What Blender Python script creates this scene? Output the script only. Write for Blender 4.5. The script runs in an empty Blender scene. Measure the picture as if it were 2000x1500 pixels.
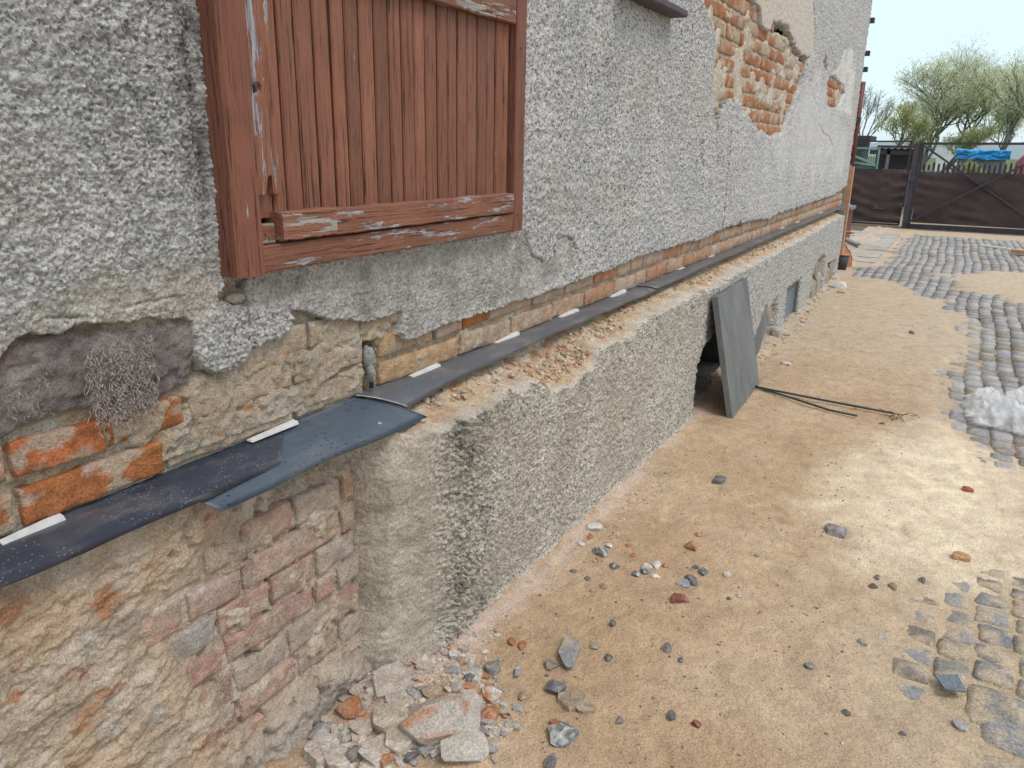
import bpy, math, random
import numpy as np
from mathutils import Vector, Matrix

scn = bpy.context.scene
COL = scn.collection
rnd = random.Random(7)

# ------------------------------------------------------------------ camera
FPX = 1519.37            # focal length in pixels of a 2000 px wide picture
CAM = np.array([1.45, 0.0, 1.60])
RW = np.array([[0.86936502, -0.15938359, 0.46776205],
               [0.4938648, 0.2469324, -0.83373974],
               [0.01737882, 0.95583537, 0.29338833]])   # columns: camera right, up, back in world space
cam_d = bpy.data.cameras.new('camera')
cam_d.sensor_width = 36.0
cam_d.lens = FPX / 2000 * 36
cam_d.clip_start = 0.02
cam_d.clip_end = 2000
cam = bpy.data.objects.new('camera', cam_d)
COL.objects.link(cam)
M4 = Matrix.Identity(4)
for i in range(3):
    for j in range(3):
        M4[i][j] = RW[i][j]
    M4[i][3] = CAM[i]
cam.matrix_world = M4
scn.camera = cam

# ------------------------------------------------------------------ sky and sun (overcast spring day)
SUN_EL, SUN_AZ = math.radians(60), math.radians(100)   # azimuth clockwise from +Y
world = bpy.data.worlds.new("World")
scn.world = world
world.use_nodes = True
wn = world.node_tree
wn.nodes.clear()
w_out = wn.nodes.new('ShaderNodeOutputWorld')
w_sky = wn.nodes.new('ShaderNodeTexSky')
w_sky.sky_type = 'NISHITA'
w_sky.sun_disc = False
w_sky.sun_elevation = SUN_EL
w_sky.sun_rotation = SUN_AZ
w_bg = wn.nodes.new('ShaderNodeBackground')
w_bg.inputs['Strength'].default_value = 0.05
w_cl = wn.nodes.new('ShaderNodeBackground')            # even cloud cover
w_tc = wn.nodes.new('ShaderNodeTexCoord')
w_sep = wn.nodes.new('ShaderNodeSeparateXYZ')
w_rmp = wn.nodes.new('ShaderNodeValToRGB')
w_nz = wn.nodes.new('ShaderNodeTexNoise')
w_nz.inputs['Scale'].default_value = 1.6
w_nz.inputs['Detail'].default_value = 3
w_add2 = wn.nodes.new('ShaderNodeMath'); w_add2.operation = 'MULTIPLY_ADD'
w_add2.inputs[1].default_value = 0.35
w_rmp.color_ramp.elements[0].position = 0.0
w_rmp.color_ramp.elements[0].color = (0.46, 0.68, 0.84, 1)
w_rmp.color_ramp.elements[1].position = 0.42
w_rmp.color_ramp.elements[1].color = (0.80, 0.93, 0.97, 1)
_e = w_rmp.color_ramp.elements.new(0.75); _e.color = (0.93, 0.94, 0.93, 1)
w_cl.inputs['Strength'].default_value = 0.85
w_add = wn.nodes.new('ShaderNodeAddShader')
L = wn.links.new
L(w_sky.outputs[0], w_bg.inputs['Color'])
L(w_tc.outputs['Generated'], w_sep.inputs[0])
L(w_tc.outputs['Generated'], w_nz.inputs['Vector'])
L(w_nz.outputs[0], w_add2.inputs[0])
L(w_sep.outputs['Z'], w_add2.inputs[2])
L(w_add2.outputs[0], w_rmp.inputs[0])
L(w_rmp.outputs[0], w_cl.inputs['Color'])
L(w_bg.outputs[0], w_add.inputs[0])
L(w_cl.outputs[0], w_add.inputs[1])
L(w_add.outputs[0], w_out.inputs[0])

sun_d = bpy.data.lights.new('sun', 'SUN')
sun_d.energy = 1.5
sun_d.angle = math.radians(22)
sun_d.color = (1.0, 0.96, 0.9)
sun = bpy.data.objects.new('sun', sun_d)
COL.objects.link(sun)
sd_ = Vector((math.sin(SUN_AZ) * math.cos(SUN_EL), math.cos(SUN_AZ) * math.cos(SUN_EL), math.sin(SUN_EL)))
sun.rotation_euler = sd_.to_track_quat('Z', 'Y').to_euler()

vs = scn.view_settings
vs.view_transform = 'Standard'
vs.look = 'None'
vs.exposure = 0.08
vs.gamma = 1.0
vs.use_curve_mapping = False
scn.cycles.max_bounces = 5
scn.cycles.diffuse_bounces = 3
scn.cycles.use_denoising = True

# ------------------------------------------------------------------ points of the photograph on planes of the place
def ray(px, py):
    return RW @ np.array([px - 1000.0, 750.0 - py, -FPX])
def onx(px, py, x=0.0):
    d = ray(px, py); t = (x - CAM[0]) / d[0]; return CAM + t * d
def ony(px, py, y):
    d = ray(px, py); t = (y - CAM[1]) / d[1]; return CAM + t * d
def onz(px, py, z=0.0):
    d = ray(px, py); t = (z - CAM[2]) / d[2]; return CAM + t * d
def wpoly(pts, x=0.0):
    return np.array([onx(p[0], p[1], x)[1:] for p in pts])
def gpoly(pts):
    return np.array([onz(p[0], p[1])[:2] for p in pts])

# ------------------------------------------------------------------ noise
_rs = np.random.RandomState(11)
_perm = np.concatenate([_rs.permutation(512)] * 2).astype(np.int32)
_ang = _rs.rand(512) * 2 * np.pi
_gx, _gy = np.cos(_ang), np.sin(_ang)
def pn(u, v, seed=0):
    u = np.asarray(u, float) + seed * 17.31; v = np.asarray(v, float) + seed * 9.77
    iu = np.floor(u).astype(np.int64); iv = np.floor(v).astype(np.int64)
    fu = u - iu; fv = v - iv
    su = fu * fu * fu * (fu * (fu * 6 - 15) + 10); sv = fv * fv * fv * (fv * (fv * 6 - 15) + 10)
    def g(i, j, a, b):
        h = _perm[(_perm[i & 511] + j) & 511]
        return _gx[h] * a + _gy[h] * b
    n00 = g(iu, iv, fu, fv); n10 = g(iu + 1, iv, fu - 1, fv)
    n01 = g(iu, iv + 1, fu, fv - 1); n11 = g(iu + 1, iv + 1, fu - 1, fv - 1)
    a = n00 + su * (n10 - n00); b = n01 + su * (n11 - n01)
    return (a + sv * (b - a)) * 1.45
def fbm(u, v, o=4, seed=0, gain=0.5):
    s = 0; a = 1.0; t = 0
    for k in range(o):
        s = s + a * pn(u * 2 ** k, v * 2 ** k, seed + k * 3); t += a; a *= gain
    return s / t
def sst(a, b, x):
    t = np.clip((x - a) / (b - a), 0, 1); return t * t * (3 - 2 * t)
def mix(c, d, t):
    t = np.asarray(t)[..., None]; return np.asarray(c) * (1 - t) + np.asarray(d) * t

def sdf(P, u, v):
    """signed distance to polygon, positive inside"""
    u = np.asarray(u, float); v = np.asarray(v, float)
    shp = u.shape; u = u.ravel(); v = v.ravel()
    d = np.full(u.shape, 1e9); inside = np.zeros(u.shape, bool)
    n = len(P)
    for i in range(n):
        ax, ay = P[i]; bx, by = P[(i + 1) % n]
        ex, ey = bx - ax, by - ay
        L2 = ex * ex + ey * ey + 1e-12
        t = np.clip(((u - ax) * ex + (v - ay) * ey) / L2, 0, 1)
        d = np.minimum(d, (u - ax - t * ex) ** 2 + (v - ay - t * ey) ** 2)
        if ay != by:
            c = ((ay > v) != (by > v)) & (u < (bx - ax) * (v - ay) / (by - ay) + ax)
            inside ^= c
    d = np.sqrt(d)
    return np.where(inside, d, -d).reshape(shp)

# ------------------------------------------------------------------ objects
def link(o, parent=None):
    COL.objects.link(o)
    if parent is not None: o.parent = parent
    return o
def tag(o, label=None, cat=None, group=None, kind=None):
    if label: o['label'] = label
    if cat: o['category'] = cat
    if group: o['group'] = group
    if kind: o['kind'] = kind
    return o
def empty(name, loc=(0, 0, 0), parent=None):
    o = bpy.data.objects.new(name, None); o.location = loc; o.empty_display_size = 0.1
    return link(o, parent)

def mesh_np(name, V, F, mat, parent=None, col=None, smooth=True, loc=None):
    """V (n,3), F (m,4) or (m,3) or a list of faces"""
    me = bpy.data.meshes.new(name)
    V = np.asarray(V, np.float32)
    if loc is not None: V = V - np.asarray(loc, np.float32)
    if isinstance(F, np.ndarray):
        k = F.shape[1]; n = len(F)
        me.vertices.add(len(V)); me.vertices.foreach_set('co', V.ravel())
        me.loops.add(n * k); me.loops.foreach_set('vertex_index', F.astype(np.int32).ravel())
        me.polygons.add(n); me.polygons.foreach_set('loop_start', np.arange(0, n * k, k, dtype=np.int32))
        me.update(calc_edges=True)
    else:
        me.from_pydata(V.tolist(), [], F)
    me.polygons.foreach_set('use_smooth', np.full(len(me.polygons), bool(smooth)))
    if col is not None:
        ca = me.color_attributes.new('Col', 'FLOAT_COLOR', 'POINT')
        c = np.zeros((len(V), 4), np.float32); c[:, :3] = np.clip(col[:, :3], 0.004, 0.95)
        if col.shape[1] > 3: c[:, 3] = np.clip(col[:, 3], 0, 1)
        ca.data.foreach_set('color', c.ravel())
    me.materials.append(mat)
    me.validate(); me.update()
    o = bpy.data.objects.new(name, me)
    if loc is not None: o.location = loc
    return link(o, parent)

def grid_faces(n, m, keep=None, flip=False):
    I = np.arange(n * m).reshape(n, m)
    q = np.stack([I[:-1, :-1], I[1:, :-1], I[1:, 1:], I[:-1, 1:]], -1)
    if flip: q = q[..., ::-1]
    q = q.reshape(-1, 4)
    if keep is not None: q = q[keep.ravel()]
    return q
def grid_obj(name, P, mat, parent=None, col=None, keep=None, flip=False, smooth=True):
    n, m = P.shape[:2]
    F = grid_faces(n, m, keep, flip)
    V = P.reshape(-1, 3)
    used = np.unique(F)
    remap = np.zeros(len(V), np.int64); remap[used] = np.arange(len(used))
    c = None if col is None else col.reshape(-1, col.shape[-1])[used]
    return mesh_np(name, V[used], remap[F], mat, parent, c, smooth)

def vox(*pts): return np.array(pts, float)
class MB:
    """collects simple solids into one mesh"""
    def __init__(s): s.v = []; s.f = []
    def add(s, V, F):
        b = len(s.v); s.v += [tuple(map(float, p)) for p in V]; s.f += [[b + i for i in f] for f in F]
    def box(s, x0, x1, y0, y1, z0, z1, j=0.0):
        V = [(x + rnd.uniform(-j, j), y + rnd.uniform(-j, j), z + rnd.uniform(-j, j)) for x in (x0, x1) for y in (y0, y1) for z in (z0, z1)]
        s.add(V, [[0, 1, 3, 2], [4, 6, 7, 5], [0, 4, 5, 1], [2, 3, 7, 6], [0, 2, 6, 4], [1, 5, 7, 3]])
    def bbox(s, x0, x1, y0, y1, z0, z1, b=0.003):
        """box with bevelled outline toward +x"""
        V = []
        for (x, k) in ((x0, 0), (x1 - b, 0), (x1, b)):
            V += [(x, y0 + k, z0 + k), (x, y1 - k, z0 + k), (x, y1 - k, z1 - k), (x, y0 + k, z1 - k)]
        F = [[3, 2, 1, 0], [8, 9, 10, 11]]
        for r in (0, 4):
            for i in range(4):
                F.append([r + i, r + (i + 1) % 4, r + 4 + (i + 1) % 4, r + 4 + i])
        s.add(V, F)
    def beam(s, a, b, w, h, up=(0, 0, 1)):
        a = Vector(a); b = Vector(b); d = (b - a).normalized(); u = Vector(up)
        r = d.cross(u); 
        if r.length < 1e-4: r = d.cross(Vector((1, 0, 0)))
        r.normalize(); u = r.cross(d)
        V = [p + r * sx * w / 2 + u * sz * h / 2 for p in (a, b) for sx, sz in ((-1, -1), (1, -1), (1, 1), (-1, 1))]
        s.add(V, [[0, 1, 2, 3], [7, 6, 5, 4]] + [[i, 4 + i, 4 + (i + 1) % 4, (i + 1) % 4] for i in range(4)])
    def tube(s, pts, r, n=6, r1=None):
        pts = [Vector(p) for p in pts]; V = []; F = []
        for i, p in enumerate(pts):
            d = (pts[min(i + 1, len(pts) - 1)] - pts[max(i - 1, 0)]).normalized()
            a = d.cross(Vector((0, 0, 1)))
            if a.length < 0.05: a = d.cross(Vector((1, 0, 0)))
            a.normalize(); c = d.cross(a)
            rr = r if r1 is None else r + (r1 - r) * i / (len(pts) - 1)
            for k in range(n):
                t = 2 * math.pi * k / n
                V.append(p + a * math.cos(t) * rr + c * math.sin(t) * rr)
        for i in range(len(pts) - 1):
            for k in range(n):
                F.append([i * n + k, i * n + (k + 1) % n, (i + 1) * n + (k + 1) % n, (i + 1) * n + k])
        F.append(list(range(n))[::-1]); F.append([(len(pts) - 1) * n + k for k in range(n)])
        s.add(V, F)
    def build(s, name, mat, parent=None, smooth=False, loc=None):
        return mesh_np(name, np.array(s.v), s.f, mat, parent, None, smooth, loc)

# ------------------------------------------------------------------ materials
class NT:
    def __init__(s, name, rough=0.9, spec=0.3):
        s.m = bpy.data.materials.new(name); s.m.use_nodes = True
        s.t = s.m.node_tree; s.b = s.t.nodes['Principled BSDF']
        s.b.inputs['Roughness'].default_value = rough
        s.b.inputs['Specular IOR Level'].default_value = spec
        s.tc = s.n('ShaderNodeTexCoord')
    def n(s, k, **kw):
        o = s.t.nodes.new(k)
        for a, b in kw.items(): setattr(o, a, b)
        return o
    def l(s, a, b): s.t.links.new(a, b)
    def noise(s, scale, detail=4, stretch=None, rough=0.55, loc_random=False):
        x = s.n('ShaderNodeTexNoise'); x.inputs['Scale'].default_value = scale
        x.inputs['Detail'].default_value = detail; x.inputs['Roughness'].default_value = rough
        v = s.tc.outputs['Object']
        if stretch or loc_random:
            mp = s.n('ShaderNodeMapping')
            if stretch: mp.inputs['Scale'].default_value = stretch
            if loc_random:
                oi = s.n('ShaderNodeObjectInfo'); mu = s.n('ShaderNodeMath', operation='MULTIPLY')
                mu.inputs[1].default_value = 37.0
                s.l(oi.outputs['Random'], mu.inputs[0]); s.l(mu.outputs[0], mp.inputs['Location'])
            s.l(v, mp.inputs['Vector']); v = mp.outputs[0]
        s.l(v, x.inputs['Vector']); return x.outputs[0]
    def ramp(s, fac, stops):
        r = s.n('ShaderNodeValToRGB'); e = r.color_ramp.elements
        while len(e) < len(stops): e.new(0.5)
        for el, (p, c) in zip(e, stops):
            el.position = p; el.color = (c, c, c, 1) if isinstance(c, (int, float)) else (*c, 1)
        s.l(fac, r.inputs[0]); return r.outputs[0]
    def mix(s, fac, a, b, mode='MIX'):
        x = s.n('ShaderNodeMix', data_type='RGBA', blend_type=mode)
        for sock, v in ((x.inputs[0], fac), (x.inputs[6], a), (x.inputs[7], b)):
            if isinstance(v, (int, float)): sock.default_value = v
            elif isinstance(v, tuple): sock.default_value = (*v, 1)
            else: s.l(v, sock)
        return x.outputs[2]
    def bump(s, h, dist, strength=1.0, prev=None):
        x = s.n('ShaderNodeBump'); x.inputs['Distance'].default_value = dist; x.inputs['Strength'].default_value = strength
        s.l(h, x.inputs['Height'])
        if prev is not None: s.l(prev, x.inputs['Normal'])
        return x.outputs[0]
    def done(s, col, normal=None, rough=None):
        if isinstance(col, tuple): s.b.inputs['Base Color'].default_value = (*col, 1)
        else: s.l(col, s.b.inputs['Base Color'])
        if normal is not None: s.l(normal, s.b.inputs['Normal'])
        if rough is not None: s.l(rough, s.b.inputs['Roughness'])
        return s.m

def earthy(name, g_scale=180, g_amt=0.35, b_scale=260, b_dist=0.002, rough=0.95, mid=35, speck=None):
    """vertex-coloured mineral surface with grain"""
    t = NT(name, rough, 0.2)
    at = t.n('ShaderNodeVertexColor', layer_name='Col')
    g = t.ramp(t.noise(g_scale, 3), [(0.30, 1 - g_amt), (0.70, 1 + g_amt * 0.7)])
    c = t.mix(1.0, at.outputs['Color'], g, 'MULTIPLY')
    g2 = t.ramp(t.noise(mid, 5), [(0.3, 0.86), (0.7, 1.12)])
    c = t.mix(1.0, c, g2, 'MULTIPLY')
    if speck:
        sc, lo, hi, dk = speck
        m = t.ramp(t.noise(sc, 3, rough=0.6), [(lo, 0.0), (hi, 1.0)])
        mm = t.n('ShaderNodeMath', operation='MULTIPLY'); t.l(m, mm.inputs[0]); t.l(at.outputs['Alpha'], mm.inputs[1])
        c = t.mix(mm.outputs[0], c, dk)
    nb = t.bump(t.noise(b_scale, 4, rough=0.7), b_dist, 1.0)
    nb = t.bump(t.noise(b_scale * 0.22, 4), b_dist * 2.0, 1.0, nb)
    return t.done(c, nb)
M_cast = earthy('roughcast', 150, 0.35, 170, 0.006, speck=(85, 0.53, 0.60, (0.075, 0.073, 0.075)))
M_brick = earthy('brick_and_mortar', 190, 0.28, 190, 0.006)
M_sand = earthy('sand', 170, 0.30, 150, 0.006, mid=14, speck=(120, 0.62, 0.70, (0.15, 0.11, 0.08)))
M_stone = earthy('stone', 160, 0.35, 200, 0.004, 0.9)
M_cob = earthy('cobble', 130, 0.38, 120, 0.005, 0.8)

def wood_paint(name, base, peel=0.0, axis='Z', bare=(0.44, 0.41, 0.42)):
    t = NT(name, 0.62, 0.35)
    st = (70, 70, 2.2) if axis == 'Z' else (70, 2.2, 70)
    st2 = (34, 34, 4.5) if axis == 'Z' else (34, 5.0, 34)
    g = t.noise(3.6, 5, st, 0.65, True)
    gg = t.noise(0.7, 3, st, 0.5, True)
    c = t.mix(t.ramp(g, [(0.32, 0.0), (0.52, 1.0)]), tuple(x * 0.62 for x in base), base)
    c = t.mix(t.ramp(t.noise(6, 4, None, 0.6, True), [(0.35, 0.25), (0.6, 0.0)]), c, tuple(x * 1.5 + 0.02 for x in base))
    oi = t.n('ShaderNodeObjectInfo')
    c = t.mix(1.0, c, t.ramp(oi.outputs['Random'], [(0.0, 0.72), (1.0, 1.12)]), 'MULTIPLY')
    ck = t.ramp(t.noise(2.2, 4, st, 0.7, True), [(0.575, 0.0), (0.62, 0.85)])
    c = t.mix(ck, c, tuple(x * 0.16 for x in base))
    pk = t.noise(1.0, 5, st2, 0.7, True)
    th = 0.80 - peel * 0.36
    m = t.ramp(pk, [(th - 0.012, 0.0), (th + 0.012, 1.0)])
    bw = t.mix(t.ramp(g, [(0.35, 0.0), (0.62, 1.0)]), tuple(x * 0.45 for x in bare), bare)
    c = t.mix(m, c, bw)
    h = t.n('ShaderNodeMath', operation='SUBTRACT'); t.l(g, h.inputs[0])
    mm = t.n('ShaderNodeMath', operation='MULTIPLY'); mm.inputs[1].default_value = 0.35
    t.l(m, mm.inputs[0]); t.l(mm.outputs[0], h.inputs[1])
    nb = t.bump(h.outputs[0], 0.004, 1.0)
    nb = t.bump(gg, 0.006, 0.8, nb)
    return t.done(c, nb)
RED = (0.255, 0.102, 0.060)
M_board = wood_paint('painted_board', RED, 0.30, 'Z')
M_stile = wood_paint('peeling_board', RED, 0.68, 'Z', (0.46, 0.43, 0.46))
M_jamb = wood_paint('painted_jamb', (0.262, 0.098, 0.060), 0.34, 'Z')
M_rail = wood_paint('painted_rail', RED, 0.62, 'Y')
M_railp = wood_paint('peeling_rail', RED, 0.72, 'Y', (0.44, 0.40, 0.35))

def plain(name, c, rough=0.6, scale=20, amt=0.25, bdist=0.001, bscale=80, spec=0.4, metal=0.0):
    t = NT(name, rough, spec)
    t.b.inputs['Metallic'].default_value = metal
    k = t.ramp(t.noise(scale, 5, None, 0.6, True), [(0.3, 1 - amt), (0.7, 1 + amt)])
    cc = t.mix(1.0, tuple(c), k, 'MULTIPLY')
    return t.done(cc, t.bump(t.noise(bscale, 4), bdist))
M_wedge = plain('white_plastic', (0.68, 0.68, 0.66), 0.5, 30, 0.14, 0.0006)
M_dark = plain('dark_metal', (0.05, 0.048, 0.055), 0.6, 12, 0.3)
M_net = plain('shade_net', (0.070, 0.047, 0.047), 0.8, 3, 0.18, 0.004, 30)
M_post = plain('purple_brown_post', (0.075, 0.058, 0.068), 0.7, 6, 0.25)
M_black = plain('cellar_dark', (0.05, 0.045, 0.04), 0.9, 20, 0.3)  # near-black base colour stands in for the darkness inside holes
M_rod = plain('green_grey_rod', (0.045, 0.06, 0.062), 0.55, 60, 0.3)
M_rust = plain('rusty_wire', (0.16, 0.11, 0.08), 0.8, 60, 0.3)
M_pipe = plain('red_brown_pipe', (0.16, 0.045, 0.035), 0.5, 8, 0.25)
M_tan = plain('raw_timber', (0.48, 0.27, 0.15), 0.7, 20, 0.25)
M_orange = plain('orange_plastic', (0.46, 0.20, 0.08), 0.5, 15, 0.2)
M_tarp = plain('blue_tarpaulin', (0.02, 0.27, 0.62), 0.45, 2, 0.3, 0.05, 2)
M_green = plain('green_paint', (0.06, 0.16, 0.15), 0.6, 3, 0.3)
M_greenl = plain('light_green_paint', (0.22, 0.34, 0.32), 0.6, 3, 0.2)
M_fence = plain('old_grey_wood', (0.055, 0.052, 0.058), 0.9, 8, 0.3)
M_redthing = plain('red_paint', (0.30, 0.10, 0.11), 0.6, 4, 0.2)
M_bark = plain('bark', (0.20, 0.19, 0.175), 0.95, 3, 0.3, 0.02, 6)
M_metal = plain('galvanised', (0.22, 0.23, 0.24), 0.45, 20, 0.15, 0.0005, 60, 0.5, 0.6)
M_roof = plain('fibre_cement', (0.20, 0.20, 0.21), 0.9, 3, 0.25)
M_conc = plain('old_concrete', (0.40, 0.365, 0.32), 0.95, 5, 0.2, 0.003, 40)
M_white = plain('white_wall', (0.7, 0.7, 0.7), 0.8, 3, 0.08)
M_fibre = plain('fibre', (0.40, 0.32, 0.25), 0.95, 60, 0.3)
M_fibreg = plain('grey_fibre', (0.42, 0.36, 0.335), 0.95, 60, 0.3)

# grey cement board
t = NT('cement_board', 0.8, 0.3)
a_ = t.ramp(t.noise(7, 5, (1, 1, 0.35)), [(0.3, (0.115, 0.12, 0.118)), (0.7, (0.19, 0.195, 0.19))])
a_ = t.mix(t.ramp(t.noise(40, 4, (1, 1, 0.2)), [(0.55, 0.0), (0.75, 0.35)]), a_, (0.3, 0.29, 0.27))
M_slab = t.done(a_, t.bump(t.noise(90, 4), 0.0015))

# black damp-proof membrane: dusty scuffs, drops of water; pale dots paint their glints
def membrane(name, dust, drops, base, dcol=(0.24, 0.245, 0.25), dscale=110):
    t = NT(name, 0.26, 0.75)
    n1 = t.noise(9, 6, (1, 0.45, 1), 0.65, True)
    n2 = t.noise(30, 5, (1, 0.3, 1), 0.6, True)
    c = t.mix(t.ramp(n1, [(0.50, 0.0), (0.74, dust)]), base, (0.20, 0.18, 0.165))
    c = t.mix(t.ramp(n2, [(0.58, 0.0), (0.80, dust * 0.8)]), c, (0.36, 0.27, 0.21))
    vo = t.n('ShaderNodeTexVoronoi', feature='F1'); vo.inputs['Scale'].default_value = dscale
    vo.inputs['Randomness'].default_value = 1.0
    t.l(t.tc.outputs['Object'], vo.inputs['Vector'])
    dr = t.ramp(vo.outputs['Distance'], [(0.16, 1.0), (0.26, 0.0)])
    sp = t.ramp(t.noise(7, 3), [(0.42, 0.0), (0.55, 1.0)])
    drm = t.n('ShaderNodeMath', operation='MULTIPLY'); t.l(dr, drm.inputs[0]); t.l(sp, drm.inputs[1])
    drm2 = t.n('ShaderNodeMath', operation='MULTIPLY'); t.l(drm.outputs[0], drm2.inputs[0]); drm2.inputs[1].default_value = drops
    c = t.mix(drm2.outputs[0], c, dcol)
    ro = t.ramp(n1, [(0.3, 0.24), (0.7, 0.55)])
    nb = t.bump(t.noise(14, 3), 0.006, 0.5)
    nb = t.bump(drm2.outputs[0], 0.0015, 1.0, nb)
    return t.done(c, nb, ro)
M_mem1 = membrane('membrane_speckled', 0.45, 0.65, (0.030, 0.040, 0.062))
M_mem2 = membrane('membrane_wet', 0.30, 0.85, (0.066, 0.092, 0.124), (0.012, 0.018, 0.028), 62)  # lighter blue base colour holds part of the sky sheen
M_mem3 = membrane('membrane_dusty', 0.85, 0.10, (0.100, 0.108, 0.126))

# crumpled clear film
t = NT('clear_film', 0.12, 0.5)
t.b.inputs['Base Color'].default_value = (0.93, 0.94, 0.95, 1)
tr = t.n('ShaderNodeBsdfTransparent'); tl = t.n('ShaderNodeBsdfTranslucent')
tl.inputs['Color'].default_value = (0.9, 0.92, 0.94, 1)
m1 = t.n('ShaderNodeMixShader'); m1.inputs[0].default_value = 0.35
m2 = t.n('ShaderNodeMixShader'); t.l(t.ramp(t.noise(12, 4), [(0.35, 0.35), (0.65, 0.82)]), m2.inputs[0])
out = t.t.nodes['Material Output']
t.l(t.b.outputs[0], m1.inputs[1]); t.l(tl.outputs[0], m1.inputs[2])
t.l(m1.outputs[0], m2.inputs[1]); t.l(tr.outputs[0], m2.inputs[2])
t.l(m2.outputs[0], out.inputs[0])
t.l(t.bump(t.noise(25, 5), 0.01), t.b.inputs['Normal'])
M_film = t.m

def leafmat(name, a, b):
    t = NT(name, 0.7, 0.2)
    oi = t.noise(1.2, 3)
    c = t.ramp(oi, [(0.35, a), (0.65, b)])
    t.b.inputs['Transmission Weight'].default_value = 0.0
    tl = t.n('ShaderNodeBsdfTranslucent'); t.l(c, tl.inputs['Color'])
    mx = t.n('ShaderNodeMixShader'); mx.inputs[0].default_value = 0.55
    t.l(c, t.b.inputs['Base Color'])
    t.l(t.b.outputs[0], mx.inputs[1]); t.l(tl.outputs[0], mx.inputs[2]); t.l(mx.outputs[0], t.t.nodes['Material Output'].inputs[0])
    return t.m
M_leaf = leafmat('spring_leaves', (0.60, 0.66, 0.40), (0.80, 0.83, 0.58))
M_leaf2 = leafmat('bush_leaves', (0.38, 0.42, 0.18), (0.54, 0.56, 0.29))
M_leafb = leafmat('bare_twigs', (0.16, 0.15, 0.15), (0.26, 0.25, 0.25))
M_field = plain('far_field', (0.12, 0.14, 0.06), 0.95, 0.3, 0.3)

# =================================================================== THE HOUSE WALL
house = empty('house', (0, 0, 0))
tag(house, 'long old house with crumbling grey roughcast, bare brick patches and a projecting plinth', 'house')

P_top = wpoly([(0, 752), (8, 702), (45, 668), (70, 661), (130, 655), (150, 640), (215, 634), (255, 636), (300, 628), (340, 626), (365, 620), (384, 626),
               (385, 660), (386, 690), (402, 722), (440, 731), (470, 716), (490, 692), (520, 671), (555, 664), (576, 642), (580, 614),
               (604, 612), (650, 624), (700, 632), (740, 630), (770, 620), (788, 612), (790, 632), (786, 655), (800, 671), (830, 658), (868, 640), (900, 628),
               (940, 618), (1000, 596), (1040, 584), (1080, 570), (1110, 560), (1150, 543), (1200, 527), (1230, 513), (1270, 496), (1300, 490),
               (1330, 479), (1370, 470), (1400, 455), (1420, 447), (1450, 439), (1480, 431), (1500, 430), (1520, 420), (1545, 412), (1580, 399), (1600, 392), (1625, 384), (1640, 378)])
P_top = np.vstack([[[-3, P_top[0, 1] - 0.1], [P_top[0, 0] - 0.25, P_top[0, 1] - 0.12]], P_top, [[11.0, P_top[-1, 1]], [12.02, 1.13], [12.02, 5.3], [-3, 5.3]]])
P_C = wpoly([(1372, -30), (1384, 30), (1398, 55), (1402, 100), (1397, 150), (1397, 190), (1397, 215), (1400, 258), (1404, 258), (1408, 215), (1425, 194), (1445, 193),
             (1462, 222), (1474, 244), (1480, 252), (1510, 266), (1532, 256), (1542, 225), (1560, 178), (1574, 140), (1582, 113),
             (1566, 108), (1556, 92), (1548, 72), (1541, 52), (1520, 44), (1514, 44), (1506, 62), (1490, 50), (1488, 25), (1478, 5), (1470, -30)])
P_cav = wpoly([(1511, 46), (1520, 42), (1541, 50), (1550, 72), (1568, 106), (1584, 112), (1576, 122), (1560, 108), (1548, 92), (1538, 70), (1528, 60), (1512, 58)], -0.03)
P_C2 = wpoly([(1617, 163), (1622, 150), (1634, 150), (1651, 168), (1652, 182), (1644, 200), (1630, 212), (1618, 205)])
P_C3 = wpoly([(1608, 128), (1614, 100), (1617, 140)])
P_cream = wpoly([(1468, -40), (1478, 5), (1488, 30), (1490, 52), (1506, 66), (1514, 46), (1541, 54), (1548, 74), (1556, 94), (1566, 110), (1584, 118), (1592, 95), (1590, 0), (1588, -40)])
P_white = wpoly([(1617, 150), (1640, 125), (1650, 95), (1668, 90), (1668, 130), (1674, 118), (1664, 220), (1640, 215)])
P_smC = wpoly([(1510, 262), (1545, 225), (1590, 120), (1605, 120), (1625, 220), (1660, 215), (1655, 330), (1600, 345), (1540, 330), (1505, 310)])
P_win = np.array([[1.24, 1.36], [2.55, 1.36], [2.55, 2.4], [1.24, 2.4]])       # opening behind the shutter
P_swin = np.array([[3.55, 2.27], [4.12, 2.27], [4.12, 3.6], [3.55, 3.6]])       # small window over the sill
P_under = wpoly([(430, 560), (445, 548), (520, 535), (1028, 458), (1034, 500), (1060, 512), (1085, 508), (1090, 470), (1108, 458), (1126, 478), (1124, 520),
                 (1040, 582), (900, 626), (830, 656), (800, 669), (788, 612), (740, 630), (604, 612), (560, 600), (470, 600)])
P_notch = wpoly([(428, 580), (434, 562), (452, 550), (486, 546), (490, 596), (476, 600), (460, 592), (446, 590), (436, 592)])
P_rc = wpoly([(1031, 455), (1036, 500), (1062, 510), (1082, 500), (1086, 472), (1108, 458), (1126, 470), (1200, 440), (1300, 300), (1037, 100)])
P_tan = wpoly([(0, 640), (150, 560), (300, 520), (440, 500), (440, 600), (384, 626), (130, 655), (0, 740)])

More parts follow.
